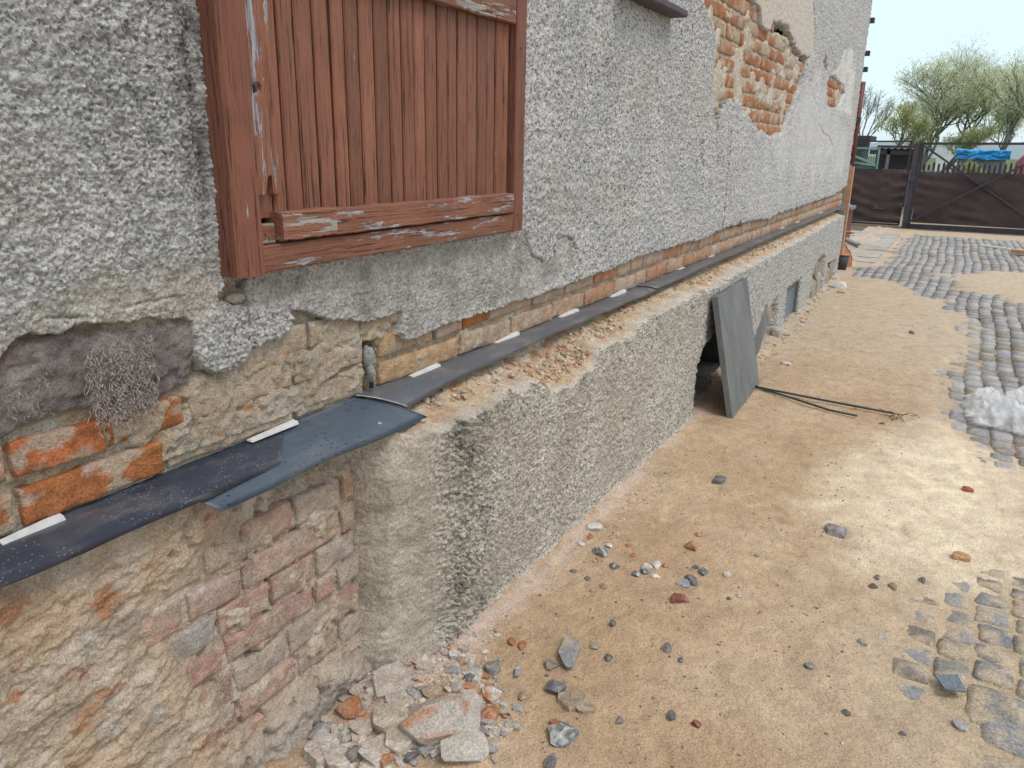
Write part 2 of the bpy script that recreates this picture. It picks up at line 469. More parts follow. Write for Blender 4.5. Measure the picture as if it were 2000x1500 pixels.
CRK = [wpoly(q) for q in ([(1590, 5), (1592, 60), (1591, 98), (1580, 135), (1571, 165), (1556, 215), (1545, 250)], [(1402, 258), (1400, 285), (1403, 325)],
                          [(1604, 245), (1612, 262), (1622, 268), (1628, 285)], [(1640, 285), (1633, 305), (1630, 330)], [(1375, 262), (1370, 300), (1374, 322)],
                          [(1028, 458), (1033, 480), (1038, 498), (1052, 506), (1062, 512)], [(1085, 508), (1082, 486), (1092, 468), (1108, 460), (1120, 470), (1127, 486)])]
def crackline(Q, U, V):
    d = np.full(U.shape, 9.0)
    for k in range(len(Q) - 1):
        a, b = Q[k], Q[k + 1]; e = b - a
        t = np.clip(((U - a[0]) * e[0] + (V - a[1]) * e[1]) / (e @ e), 0, 1)
        d = np.minimum(d, np.hypot((U - a[0] - t * e[0]) * 0.5, V - a[1] - t * e[1]))
    return d
def upper(Y, Z, res):
    """x of the plaster face, colour, kept cells for the upper wall"""
    U, V = np.meshgrid(Y, Z, indexing='ij')
    rag = 0.012 * fbm(U * 9, V * 9, 3, 1) + 0.007 * pn(U * 60, V * 60, 2)
    far = sst(3, 7, U)
    s0 = sdf(P_top, U, V) + rag * (1 + far)
    sC = np.maximum(np.maximum(sdf(P_C, U, V), sdf(P_C2, U, V)), sdf(P_C3, U, V)) + rag * 2.5
    sW = np.maximum(sdf(P_win, U, V), sdf(P_swin, U, V))
    s = np.minimum(s0, -sC)
    under = sst(-0.02, 0.03, sdf(P_under, U, V) + rag * 2)
    tan = sst(-0.05, 0.06, sdf(P_tan, U, V) + rag * 3 + 0.03 * fbm(U * 6, V * 6, 3, 5))
    cream = sst(-0.02, 0.02, sdf(P_cream, U, V) + rag * 2)
    white = sst(-0.03, 0.03, sdf(P_white, U, V) + rag * 3)
    smC = sst(-0.1, 0.2, sdf(P_smC, U, V) + 0.35 * fbm(U * 2.2, V * 2.2, 4, 8))
    nearw = np.maximum(0, 1 - np.abs(U - 1.2) / 0.03) * (V > 1.3) * (V < 2.2)
    flat = np.clip(under * 0.55 + tan * 0.65 + cream + white + smC * 0.85, 0, 1)
    A = (1 - flat) * 1.0 + 0.22 * flat
    amp = A * np.clip(0.016 / res, 0.25, 1)
    l1 = pn(U * 80, V * 80, 3); l2 = pn(U * 165, V * 165, 4); l3 = pn(U * 33, V * 33, 6)
    lump = 0.0125 * (np.abs(l1) - 0.25) + 0.0080 * (np.abs(l2) - 0.25) + 0.0045 * l3 + 0.006 * fbm(U * 5, V * 5, 3, 7) / np.maximum(amp, .3) * A
    x = amp * lump + 0.0045 * fbm(U * 22, V * 22, 4, 9)
    x = x - 0.009 * under - 0.006 * tan - 0.012 * smC - 0.012 * white - 0.004 * cream
    x = x + 0.004 * fbm(U * 1.2, V * 1.2, 3, 12)
    # hairline cracks through the low tan band
    cr = np.abs(V - (1.262 + 0.035 * fbm(U * 5, U * 0 + 3, 4, 14) + 0.06 * (U - 0.8)))
    crk = np.exp(-(cr / 0.0035) ** 2) * sst(0.75, 0.85, U) * (1 - sst(1.10, 1.2, U)) * sst(-0.1, 0.2, fbm(U * 7, V * 0, 3, 15))
    x = x - 0.010 * crk
    nt = sst(-0.006, 0.006, sdf(P_notch, U, V) + rag * 0.8)
    x = x - 0.030 * nt
    ckl = 0
    for k_, Q in enumerate(CRK):
        wd = (0.004 if Q[0][0] < 4 else 0.009) * (1 + 0.6 * fbm(U * 12, V * 12, 2, 37))
        ckl = np.maximum(ckl, np.exp(-((crackline(Q, U + 0.01 * fbm(U * 15, V * 15, 3, 38), V) / wd) ** 2)))
    x = x - 0.012 * ckl
    # groove where the plaster meets the shutter frame
    x = x - 0.020 * np.clip(nearw, 0, 1)
    edge = sst(-0.006, 0.005, s)
    lip = np.exp(-np.maximum(s, 0) / 0.02) * 0.006
    x = -0.060 + (0.060 + x - lip) * edge
    # ---- colour of the plaster, with painted shade in notch and cracks
    gr = fbm(U * 3.0, V * 3.0, 4, 20)
    base = mix((0.56, 0.55, 0.54), (0.66, 0.64, 0.615), sst(-0.3, 0.35, gr))
    base = mix(base, (0.56, 0.50, 0.43), 0.35 * sst(0.0, 0.5, fbm(U * 2.0, V * 2.0, 4, 23)))
    grime = sst(0.02, 0.5, fbm(U * 1.3, V * 1.3, 3, 25)) * 0.5 + 0.35
    speck = np.clip((0.30 + 0.45 * grime + 0.15 * gr + 0.30 * sst(1.6, 3.5, U)) * (1 - flat * 0.80), 0.05, 1)
    # dark lichen stain left of the shutter
    st = np.exp(-((U - 1.19) / 0.05) ** 2) * sst(1.35, 1.6, V) * (0.5 + 0.9 * fbm(U * 30, V * 18, 3, 27))
    st = st + 0.55 * np.exp(-((U - 1.03) / 0.09) ** 2 - ((V - 1.75) / 0.3) ** 2) * sst(-0.1, 0.4, fbm(U * 22, V * 22, 3, 28))
    base = mix(base, (0.055, 0.045, 0.055), np.clip(st, 0, 0.85))
    base = mix(base, mix((0.37, 0.35, 0.32), (0.52, 0.485, 0.44), sst(-0.3, 0.3, fbm(U * 7, V * 7, 5, 30))), under * 0.85)
    base = mix(base, (0.27, 0.25, 0.235), under * 0.5 * sst(0.1, 0.4, fbm(U * 10, V * 10, 4, 36)))
    base = mix(base, mix((0.43, 0.39, 0.32), (0.56, 0.515, 0.44), sst(-0.3, 0.3, fbm(U * 8, V * 8, 4, 31))), tan * 0.85)
    base = mix(base, (0.20, 0.17, 0.15), np.maximum(nt * 0.7, ckl * 0.55))  # notch and cracks coloured darker, standing in for shade in their depth
    base = mix(base, (0.70, 0.585, 0.46), cream * 0.95)
    base = mix(base, (0.82, 0.79, 0.74), white * 0.95 * sst(-0.4, 0.1, fbm(U * 3, V * 9, 3, 33)))
    base = mix(base, mix((0.62, 0.61, 0.61), (0.74, 0.72, 0.70), sst(-0.2, 0.3, fbm(U * 3, V * 7, 4, 34))), smC * 0.8)
    base = mix(base, (0.62, 0.60, 0.59), 0.4 * far)
    # pale tan broken edge of the plaster
    base = mix(base, (0.36, 0.30, 0.23), (1 - sst(-0.002, 0.006, s)) * 0.8)
    keepv = (s > -0.014) & (sW < 0)
    keep = keepv[:-1, :-1] | keepv[1:, :-1] | keepv[:-1, 1:] | keepv[1:, 1:]
    base = np.concatenate([base, (speck * edge)[..., None]], -1)
    return np.stack([x, U, V], -1), base, keep

def spaced(a, b, fn):
    o = [a]
    while o[-1] < b: o.append(o[-1] + fn(o[-1]))
    o[-1] = b
    return np.array(o)
tiles = [(spaced(-3, 0.35, lambda y: 0.06), spaced(0.85, 5.0, lambda z: 0.03 if z < 2.3 else 0.1), 0.06),
         (spaced(0.34, 2.62, lambda y: 0.0033 if y < 1.5 else 0.0050), spaced(0.86, 5.0, lambda z: 0.0033 if z < 2.15 else 0.15), 0.004),
         (spaced(2.60, 5.6, lambda y: 0.0065 + (y - 2.6) * 0.0022), spaced(0.88, 5.0, lambda z: 0.0058 if z < 2.7 else 0.15), 0.006),
         (spaced(5.57, 12.02, lambda y: 0.014 + (y - 5.57) * 0.003), spaced(0.88, 5.0, lambda z: 0.0105 if z < 3.6 else 0.15), 0.011)]
for Y, Z, res in tiles:
    P, c, k = upper(Y, Z, res)
    grid_obj('upper_plaster', P, M_cast, house, c, k)

# ------------------------------------------------------------------ bare masonry: mortar bed with smears, bricks on it
def smear(U, V, seed, lo, hi, sc=5.0):
    return sst(lo, hi, fbm(U * sc, V * sc * 1.4, 5, seed))
P_dark = wpoly([(-60, 760), (8, 700), (45, 666), (130, 652), (384, 620), (386, 700), (380, 742), (332, 770), (290, 800), (240, 802), (200, 800), (130, 806), (60, 832), (0, 862), (-60, 880)], -0.02)
# brick courses: bottom, top; explicit joints near, random beyond
BR = []      # (y0, y1, z0, z1, face x, tone, smear cover)
def lay(z0, z1, joints, tone=None):
    for k in range(len(joints) - 1):
        a, b = joints[k], joints[k + 1]
        BR.append([a + 0.008, b - 0.008, z0, z1, 0, tone])
def run(a, b):
    o = [a]
    while o[-1] < b: o.append(o[-1] + rnd.choice([0.17, 0.34, 0.34, 0.30, 0.2]) * rnd.uniform(0.93, 1.05))
    return o
XA = -0.028
XB = 0.035
lay(0.880, 0.954, [0.05, 0.36, 0.715, 1.045, 1.445, 1.735])
lay(0.878, 0.948, [1.80, 2.25, 2.62, 2.99] + run(3.33, 11.9)[0:])
lay(0.976, 1.046, [0.1, 0.42, 0.715, 0.912, 1.11, 1.45, 1.735])
lay(0.970, 1.040, [1.80, 2.10, 2.27, 2.45, 2.8] + run(3.1, 11.9))
lay(1.066, 1.136, [0.0, 0.3, 0.6, 0.9, 1.2, 1.51, 1.72, 2.05, 2.3, 2.7] + run(2.9, 11.9))
lay(1.160, 1.232, [1.30, 1.46, 1.80, 2.05] + run(2.3, 11.9))
nA = len(BR)
lay(0.790, 0.832, [0.0, 0.32, 0.62, 0.92, 1.22, 1.40, 1.56])
lay(0.705, 0.775, [0.1, 0.45, 0.8, 1.0, 1.17, 1.38, 1.57])
lay(0.612, 0.690, [0.0, 0.3, 0.62, 0.88, 1.062, 1.172, 1.36, 1.54, 1.60])
lay(0.515, 0.590, [0.12, 0.46, 0.82, 1.0, 1.168, 1.53, 1.60])
lay(0.430, 0.502, [0.0, 0.34, 0.55, 0.755, 0.895, 1.082, 1.256, 1.42, 1.59])
lay(0.343, 0.412, [0.1, 0.42, 0.76, 0.895, 1.09, 1.412, 1.50, 1.61])
lay(0.243, 0.318, [0.0, 0.3, 0.5, 0.80, 0.98, 1.112, 1.30, 1.476, 1.60])
lay(0.152, 0.222, [0.1, 0.45, 0.7, 0.98, 1.12, 1.33, 1.50, 1.62])
lay(0.062, 0.130, [0.0, 0.32, 0.66, 0.9, 1.2, 1.4, 1.62])
nB = len(BR)
for k in range(17):
    z0 = 1.62 + k * 0.094
    off = rnd.uniform(0, 0.17)
    lay(z0, z0 + 0.072, [4.55 + off] + run(4.72 + off, 10.3))
BR = [b for b in BR if b[1] - b[0] > 0.03]

def expose(u, v):
    """how bare the wall is (positive = bare) for the upper part"""
    return max(-float(sdf(P_top, np.array([u]), np.array([v]))[0]), float(sdf(P_C, np.array([u]), np.array([v]))[0]),
               float(sdf(P_C2, np.array([u]), np.array([v]))[0]))

def masonry(Y, Z, seed, xf, zone):
    U, V = np.meshgrid(Y, Z, indexing='ij')
    n = fbm(U * 30, V * 30, 4, seed); n2 = fbm(U * 8, V * 8, 4, seed + 2)
    x = xf - 0.020 + 0.006 * n + 0.006 * n2 - ((0.026 * sst(0.12, 0.40, fbm(U * 14, V * 14, 3, seed + 7)) * sst(0.85, 1.1, U) - 0.006) if zone == 'B' else 0.008 * sst(0.15, 0.4, fbm(U * 14, V * 14, 3, seed + 7)))
    if zone == 'A':
        cov = smear(U, V, 40, 0.02, 0.22) * (0.95 - 0.55 * sst(1.9, 2.6, U))
        cov = np.maximum(cov, sst(1.0, 1.06, U) * (1 - sst(1.40, 1.47, U)) * sst(-0.22, -0.05, fbm(U * 9, V * 9, 3, 41)) * (V < 0.975))
        cov = np.maximum(cov, sst(0.9, 0.95, U) * (1 - sst(1.7, 1.76, U)) * sst(-0.16, 0.02, fbm(U * 7, V * 9, 3, 42)))
        dk = sst(-0.01, 0.012, sdf(P_dark, U, V) + 0.012 * fbm(U * 20, V * 20, 3, 43))
        cov = np.maximum(cov * (V > 0.9), dk)
        # deep notch with the steel rod
        notch = np.exp(-((U - 1.765) / 0.028) ** 4) * (V < 1.03)
        cov = cov * (1 - notch)
        x = x - 0.05 * notch
        c = mix((0.46, 0.36, 0.25), (0.46, 0.41, 0.34), sst(-0.25, 0.3, n2))
        c = mix(c, (0.54, 0.43, 0.29), sst(0.1, 0.45, fbm(U * 14, V * 14, 3, seed + 5)) * 0.7)
        c = mix(c, mix((0.20, 0.17, 0.165), (0.29, 0.25, 0.235), sst(-0.25, 0.25, fbm(U * 9, V * 9, 4, 45))), dk * 0.96)
        c = mix(c, (0.44, 0.19, 0.085), sst(0.34, 0.46, fbm(U * 11, V * 15, 5, 46)) * 0.8 * (1 - dk))
    elif zone == 'B':
        left = 1 - sst(0.78, 1.02, U + 0.10 * fbm(U * 4, V * 4, 3, 51) - 0.20 * sst(0.6, 0.3, V) + 0.28 * sst(0.62, 0.72, V) * -1)
        cov = np.maximum(smear(U, V, 50, 0.08, 0.26, 6.0) * 0.9, left * sst(-0.62, -0.40, fbm(U * 5, V * 5, 4, 52)))
        low = 1 - sst(0.05, 0.16, V + 0.05 * fbm(U * 6, V * 2, 3, 53))
        cov = np.maximum(cov, low)
        x = x + 0.03 * low * (0.4 + sst(-0.3, 0.4, fbm(U * 9, V * 9, 4, 54))) + 0.030 * left * (0.25 - np.abs(fbm(U * 4 + V * 2, V * 11 - U * 2.5, 5, 55, 0.6)))
        # crumbled hollow near the plinth end
        hol = np.exp(-(((U - 1.36) / 0.12) ** 2 + ((V - 0.715) / 0.06) ** 2) * 1.2)
        x = x - 0.045 * hol * (0.6 + fbm(U * 25, V * 25, 3, 56)); cov = cov * (1 - hol)
        crev = np.exp(-((U - 1.625 + 0.03 * fbm(V * 9, V * 0, 3, 62)) / 0.028) ** 2) * (V > 0.16)
        x = x - 0.06 * crev; cov = cov * (1 - crev)
        c = mix((0.50, 0.385, 0.285), (0.62, 0.51, 0.405), sst(-0.3, 0.3, n2))
        c = mix(c, (0.58, 0.415, 0.28), left * sst(-0.1, 0.3, fbm(U * 5, V * 5, 4, 57)) * 0.8)
        c = mix(c, (0.45, 0.215, 0.11), left * sst(0.24, 0.36, fbm(U * 6, V * 10, 5, 58)) * 0.85)
        c = mix(c, (0.46, 0.23, 0.13), crev * 0.6)
        c = mix(c, (0.36, 0.31, 0.275), sst(0.18, 0.40, fbm(U * 5, V * 8, 5, 59)) * 0.55)
        c = mix(c, (0.56, 0.52, 0.47), sst(0.36, 0.42, fbm(U * 9, V * 9, 3, 60)) * 0.7)
        c = mix(c, (0.34, 0.31, 0.27), low * 0.5)
    else:
        cov = smear(U, V, 61, 0.10, 0.22, 3.0) * (1 - sst(1.0, 0.0, 1.0))
        cav = sst(-0.03, 0.02, sdf(P_cav, U, V))
        stripe = np.exp(-((U - (5.62 + (2.3 - V) * 0.4)) / 0.13) ** 2)
        cov = np.maximum(cov, stripe * (V < 2.25) * 0.9)
        c = mix((0.54, 0.45, 0.35), (0.64, 0.56, 0.46), sst(-0.3, 0.3, n2))
        x = x + 0.009
    if zone == 'C':
        cov = cov * (1 - cav); x = x - 0.09 * cav; c = mix(c, (0.13, 0.065, 0.045), cav)  # dark brown paints the shadow in the gap under the cream plaster
    # ragged lumps of mortar left on the brick faces
    x = x + cov * (0.022 + 0.006 * n + 0.004 * fbm(U * 70, V * 70, 3, seed + 8))
    if zone == 'A':
        x = x + dk * 0.006
    return np.stack([x, U, V], -1), c, cov

zones = [('A', spaced(0.30, 2.7, lambda y: 0.0045), spaced(0.845, 1.30, lambda z: 0.0045), 70),
         ('A', spaced(2.68, 12.0, lambda y: 0.008 + (y - 2.68) * 0.004), spaced(0.845, 1.34, lambda z: 0.009), 70),
         ('B', spaced(0.28, 1.74, lambda y: 0.0042), spaced(-0.06, 0.835, lambda z: 0.0042), 74),
         ('C', spaced(4.5, 10.6, lambda y: 0.018 + (y - 4.5) * 0.003), spaced(1.5, 3.3, lambda z: 0.014), 78)]
for zn, Y, Z, sd in zones:
    P, c, _ = masonry(Y, Z, sd, XB if zn == 'B' else XA if zn == 'A' else -0.03, zn)
    grid_obj('mortar', P, M_brick, house, c)
mb = MB(); mb.box(-0.2, -0.06, -3, 0.3, -0.1, 1.4); mb.box(-0.2, 0.02, -3, 0.29, -0.1, 0.87)
o = mb.build('mortar', M_fence, house)

def brick_arrays(y0, y1, z0, z1, xf, tone, seed, ny, nz):
    rs = np.random.RandomState(seed)
    eu = 0.0035 / (y1 - y0); ev = 0.0035 / (z1 - z0)
    u = np.concatenate([[0], np.linspace(eu, 1 - eu, ny), [1]]); v = np.concatenate([[0], np.linspace(ev, 1 - ev, nz), [1]]); ny += 2; nz += 2
    U, V = np.meshgrid(u, v, indexing='ij')
    Y = y0 + (y1 - y0) * U; Z = z0 + (z1 - z0) * V
    w = 0.0045
    Yb = Y + w * pn(Y * 18, Z * 18, seed); Zb = Z + w * pn(Y * 14, Z * 14, seed + 5) + rs.uniform(-0.004, 0.004) * (U - 0.5) * 2
    e = np.minimum(np.minimum(Y - y0, y1 - Y), np.minimum(Z - z0, z1 - Z))
    chip = 0.5 + 0.5 * pn(Y * 20, Z * 20, seed + 9)
    X = xf + (0.0035 * fbm(Y * 30, Z * 30, 4, seed + 2) + 0.004 * pn(Y * 7, Z * 9, seed + 3)) * (0.4 if ny < 14 else 1) - 0.009 * chip * np.exp(-e / 0.0035)
    X = X + rs.uniform(-0.004, 0.003)
    base = np.array(tone)
    n = fbm(Y * 9, Z * 14, 5, seed + 21)
    c = mix(base * 0.85, base * 1.15, sst(-0.4, 0.4, fbm(Y * 22, Z * 22, 3, seed + 1)))
    th = rs.uniform(-0.05, 0.32)
    dust = np.array([0.51, 0.41, 0.315]) * rs.uniform(0.85, 1.1)
    if xf > 0: th -= 0.14
    c = mix(c, dust, sst(th, th + 0.12, n) * 0.85)
    c = mix(c, (0.60, 0.55, 0.50), sst(0.30, 0.42, fbm(Y * 12, Z * 20, 4, seed + 31)) * 0.5)
    P = np.stack([X, Yb, Zb], -1)
    # skirt: ring round the face going back into the wall
    ring = [(i, 0) for i in range(ny)] + [(ny - 1, j) for j in range(1, nz)] + [(i, nz - 1) for i in range(ny - 2, -1, -1)] + [(0, j) for j in range(nz - 2, 0, -1)]
    V_ = P.reshape(-1, 3); F = grid_faces(ny, nz).tolist()
    idx = [i * nz + j for i, j in ring]
    b = len(V_)
    back = V_[idx].copy(); back[:, 0] = xf - 0.05
    V_ = np.vstack([V_, back]); C_ = np.vstack([c.reshape(-1, 3), c.reshape(-1, 3)[idx] * 0.9])
    m = len(idx)
    for k in range(m):
        F.append([idx[k], b + k, b + (k + 1) % m, idx[(k + 1) % m]])
    return V_, np.array(F), C_

TA = [(0.42, 0.155, 0.06), (0.42, 0.20, 0.10), (0.47, 0.31, 0.205), (0.47, 0.35, 0.25), (0.44, 0.19, 0.085), (0.45, 0.34, 0.26)]
TB = [(0.52, 0.345, 0.265), (0.54, 0.375, 0.295), (0.49, 0.36, 0.295), (0.56, 0.40, 0.305), (0.51, 0.32, 0.25), (0.47, 0.38, 0.325), (0.53, 0.33, 0.225)]
TC = [(0.44, 0.19, 0.085), (0.40, 0.165, 0.07), (0.47, 0.22, 0.11), (0.40, 0.18, 0.10), (0.50, 0.37, 0.28), (0.43, 0.20, 0.10)]
items = []
for i, (y0, y1, z0, z1, _, _) in enumerate(BR):
    zn = 'A' if i < nA else 'B' if i < nB else 'C'
    cy, cz = (y0 + y1) / 2, (z0 + z1) / 2
    if zn == 'C':
        if float(sdf(P_cav, np.array([cy]), np.array([cz]))[0]) > -0.02: continue
        if max(expose(cy, cz), expose(y0 + .03, cz), expose(y1 - .03, cz), expose(cy, z1 - .02), expose(cy, z0 + .02)) < -0.03: continue
    elif zn == 'A':
        if max(expose(cy, cz), expose(y0 + .03, cz), expose(y1 - .03, cz), expose(cy, z0)) < -0.015: continue
        if y0 < 0.95 and z0 > 1.05: continue
    if zn == 'B' and 1.2 < cy < 1.55 and 0.70 < cz < 0.76: continue
    if y1 < 0.45: continue
    rs = random.Random(i * 13 + 5)
    if zn == 'A':
        tone = TA[rs.randrange(6)]; xf = XA
        if abs(y0 - 0.723) < 0.02 and z0 > 0.97 and z0 < 1.0: tone = (0.50, 0.17, 0.07)
        if y1 < 1.06 and z0 < 0.9: tone = (0.43, 0.165, 0.065)
        if 1.04 < cy < 1.74: tone = (0.49, 0.385, 0.285)
        if 1.78 < y0 < 1.85: tone = (0.52, 0.34, 0.20)
        if cy > 2.6: tone = tuple(np.array(tone) * 0.6 + np.array([0.53, 0.37, 0.27]) * 0.4)
    elif zn == 'B': tone = TB[rs.randrange(7)]; xf = XB
    else:
        tone = TC[rs.randrange(6)]; xf = -0.03
    if zn == 'B' and 1.1 < cy < 1.4 and 0.34 < cz < 0.4: tone = (0.50, 0.30, 0.26)
    if zn == 'B' and 0.9 < cy < 1.08 and 0.43 < cz < 0.5: tone = (0.43, 0.385, 0.36)
    d = math.hypot(cy, 1.4)
    size = (y1 - y0) * (z1 - z0) / d ** 3
    items.append((size, zn, y0, y1, z0, z1, xf, tone, i + 100))
items.sort(key=lambda a: -a[0])
far_v, far_f, far_c, nb_ = [], [], [], 0
for k, (s_, zn, y0, y1, z0, z1, xf, tone, sd) in enumerate(items):
    d = math.hypot((y0 + y1) / 2, 1.4)
    if d < 2.4: st = 0.007
    elif d < 3.6: st = 0.016
    else: st = 0.03
    ny = max(3, int((y1 - y0) / st)); nz = max(3, int((z1 - z0) / st) + 1)
    V_, F_, C_ = brick_arrays(y0, y1, z0, z1, xf, tone, sd, ny, nz)
    if k < 299:
        mesh_np('brick', V_, F_, M_brick, house, C_)
    else:
        far_v.append(V_); far_f.append(F_ + nb_); far_c.append(C_); nb_ += len(V_)
if far_v:
    o = mesh_np('far_bricks', np.vstack(far_v), np.vstack(far_f), M_brick, house, np.vstack(far_c)); o['kind'] = 'stuff'

# ------------------------------------------------------------------ plinth
def pl(y): return 0.205 - 0.080 * sst(3.5, 11.2, y)
P_o1 = np.array([[4.53, -0.3], [4.52, 0.15], [4.53, 0.35], [4.64, 0.43], [4.9, 0.47], [5.3, 0.50], [5.75, 0.48], [5.95, 0.3], [5.97, -0.3]])
P_o2 = np.array([[6.30, -0.2], [6.30, 0.16], [6.5, 0.27], [6.75, 0.34], [7.02, 0.37], [7.06, 0.2], [6.98, -0.2]])
P_o3 = np.array([[7.46, -0.03], [7.46, 0.38], [8.24, 0.38], [8.24, -0.03]])
P_o4 = np.array([[9.0, -0.2], [9.0, 0.28], [9.15, 0.40], [9.6, 0.45], [9.85, 0.40], [9.9, -0.2]])
P_o5 = np.array([[10.2, -0.2], [10.2, 0.28], [10.9, 0.25], [10.9, -0.2]])
# height at which the plinth plaster breaks off, along the wall
tp = np.array([(730, 880, .2), (800, 845, .2), (835, 860, .2), (880, 830, .2), (940, 800, .2), (1000, 768, .2), (1050, 742, .2), (1075, 770, .2), (1110, 755, .2), (1160, 715, .2), (1170, 680, .2), (1240, 655, .2), (1250, 622, .2),
               (1300, 600, .2), (1370, 570, .2), (1400, 562, .2), (1450, 530, .2), (1500, 507, .2), (1560, 475, .19), (1600, 452, .17), (1640, 425, .15)])
tpw = np.array([onx(a, b, c)[1:] for a, b, c in tp])
def plinth(Y, Z, res):
    U, V = np.meshgrid(Y, Z, indexing='ij')
    rag = 0.014 * fbm(U * 8, V * 8, 3, 81) + 0.007 * pn(U * 50, V * 50, 82)
    zt = np.minimum(np.interp(U, tpw[:, 0], tpw[:, 1]), 0.80) + 0.030 * fbm(U * 9, U * 0, 5, 83)
    over = V - zt
    # body: from the bare recess out to the full projection round the broken corner
    r = sst(1.60, 1.83 + 0.12 * (1 - sst(0.0, 0.35, V)), U + 0.05 * fbm(U * 5, V * 5, 3, 84))
    r0 = sst(1.60, 1.66, U + 0.02 * fbm(U * 9, V * 9, 3, 85) + 0.05 * sst(0.3, 0.05, V))
    face = 0.03 + (pl(U) - 0.03) * np.clip(0.45 * r0 + 0.55 * r, 0, 1)
    face = face - 0.03 * (1 - sst(1.585, 1.635, U + rag))
    body = face + 0.012 * fbm(U * 3, V * 3, 3, 86)
    strip = (1 - sst(1.74, 1.84, U + rag * 2 + 0.03 * fbm(U * 4, V * 4, 3, 80))) # smooth mortar band at the end
    A = np.clip(1 - 0.78 * strip, 0, 1)
    amp = A * np.clip(0.016 / res, 0.3, 1)
    rc = 0.0135 * (np.abs(pn(U * 60, V * 60, 87)) - 0.25) + 0.0085 * (np.abs(pn(U * 120, V * 120, 88)) - 0.25) + 0.005 * pn(U * 26, V * 26, 89)
    rough = 1 + 1.2 * np.exp(-((U - 1.92) / 0.13) ** 2)
    body = body + amp * rc * rough + 0.006 * fbm(U * 14, V * 14, 4, 90) * strip
    # ledge above the break: falls back to the wall under the membrane
    fr = over / np.maximum(0.842 - zt, 0.02)
    rn = fbm(U * 9, V * 9, 4, 91); rn2 = fbm(U * 34, V * 34, 3, 92)
    bump_ = np.clip(fr, 0, 1) * (1 - np.clip(fr, 0, 1)) * 4
    led = body + (0.0 - body) * np.clip(fr, 0, 1) ** 0.8 - 0.018 * sst(0, 0.15, fr) - bump_ * (0.075 * (rn - 0.05)) + 0.022 * rn2 * sst(0, 0.1, fr) * (1 - sst(0.8, 1, fr))
    led = np.where(fr > 1, -0.02, led)
    x = np.where(over > 0, led, body)
    # skirting lip at the ground
    foot = 1 - sst(0.0, 0.03, V - 0.012 + rag)
    x = x + 0.020 * foot * sst(1.8, 2.0, U) + 0.035 * (1 - sst(0.02, 0.13, V)) * (1 - sst(1.75, 1.95, U)) * sst(1.6, 1.68, U)
    # openings
    s1 = sdf(P_o1, U, V) + rag
    s2 = np.maximum(np.maximum(sdf(P_o2, U, V), sdf(P_o4, U, V)), sdf(P_o5, U, V)) + rag * 1.5
    s3 = sdf(P_o3, U, V)
    x = x - 0.06 * sst(-0.008, 0.008, s1)
    x = x - (0.085 + 0.03 * fbm(U * 9, V * 9, 3, 94)) * sst(-0.012, 0.012, s2)
    x = x - 0.09 * sst(-0.005, 0.005, s3)
    # colour
    gr = fbm(U * 3.2, V * 3.2, 4, 95)
    far = sst(3.2, 6, U)
    c = mix((0.53, 0.47, 0.385), (0.64, 0.58, 0.49), sst(-0.3, 0.3, gr))
    c = mix(c, (0.53, 0.52, 0.49), far * 0.8)
    moss = np.exp(-((U - 1.93 + 0.12 * fbm(V * 3, U * 3, 3, 98)) / 0.17) ** 2) * sst(0.0, 0.35, fbm(U * 8, V * 6, 5, 99, 0.6))
    speck = np.clip(0.52 + 0.5 * gr + moss * 0.5 + 0.3 * sst(3, 5, U), 0, 1) * A * (over < 0)
    c = mix(c, (0.17, 0.17, 0.15), np.clip(moss, 0, 1) * 0.6)
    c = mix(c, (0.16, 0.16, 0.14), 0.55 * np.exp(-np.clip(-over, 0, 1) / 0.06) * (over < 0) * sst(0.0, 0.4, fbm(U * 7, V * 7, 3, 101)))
    c = mix(c, mix((0.46, 0.395, 0.31), (0.59, 0.515, 0.42), sst(-0.3, 0.3, fbm(U * 8, V * 12, 4, 102))), strip * 0.9)
    c = mix(c, (0.70, 0.63, 0.54), np.exp(-(np.abs(over + 0.006) / 0.012) ** 2) * sst(-0.2, 0.25, fbm(U * 6, V * 6, 3, 103)) * (1 - strip) * 0.8)
    lc = mix((0.58, 0.43, 0.28), (0.66, 0.54, 0.40), sst(-0.3, 0.3, fbm(U * 6, V * 9, 4, 104)))
    lc = mix(lc, (0.52, 0.26, 0.14), sst(0.06, 0.28, fbm(U * 8, V * 26, 5, 105)) * 0.75)
    lc = mix(lc, (0.42, 0.33, 0.24), sst(0.05, 0.3, fbm(U * 11, V * 30, 4, 106)) * 0.6)
    c = mix(c, lc, sst(0.0, 0.012, over))
    c = mix(c, (0.62, 0.50, 0.41), foot * 0.8)
    hc = mix((0.30, 0.25, 0.20), (0.45, 0.38, 0.31), sst(-0.3, 0.3, fbm(U * 8, V * 5, 4, 107)))
    hc = mix(hc, (0.40, 0.17, 0.09), sst(0.2, 0.35, fbm(U * 6, V * 6, 3, 108)) * 0.7)
    c = mix(c, hc, sst(0, 0.01, s2))
    c = mix(c, (0.10, 0.10, 0.10), sst(0, 0.01, s3) * 0.8)  # recess behind the grille coloured dark in place of its shade
    c = np.concatenate([c, (speck * (s2 < 0) * (s1 < 0))[..., None]], -1)
    keepv = (s1 < 0.012)
    keep = keepv[:-1, :-1] | keepv[1:, :-1] | keepv[:-1, 1:] | keepv[1:, 1:]
    return np.stack([x, U, V], -1), c, keep
LEDGE = []
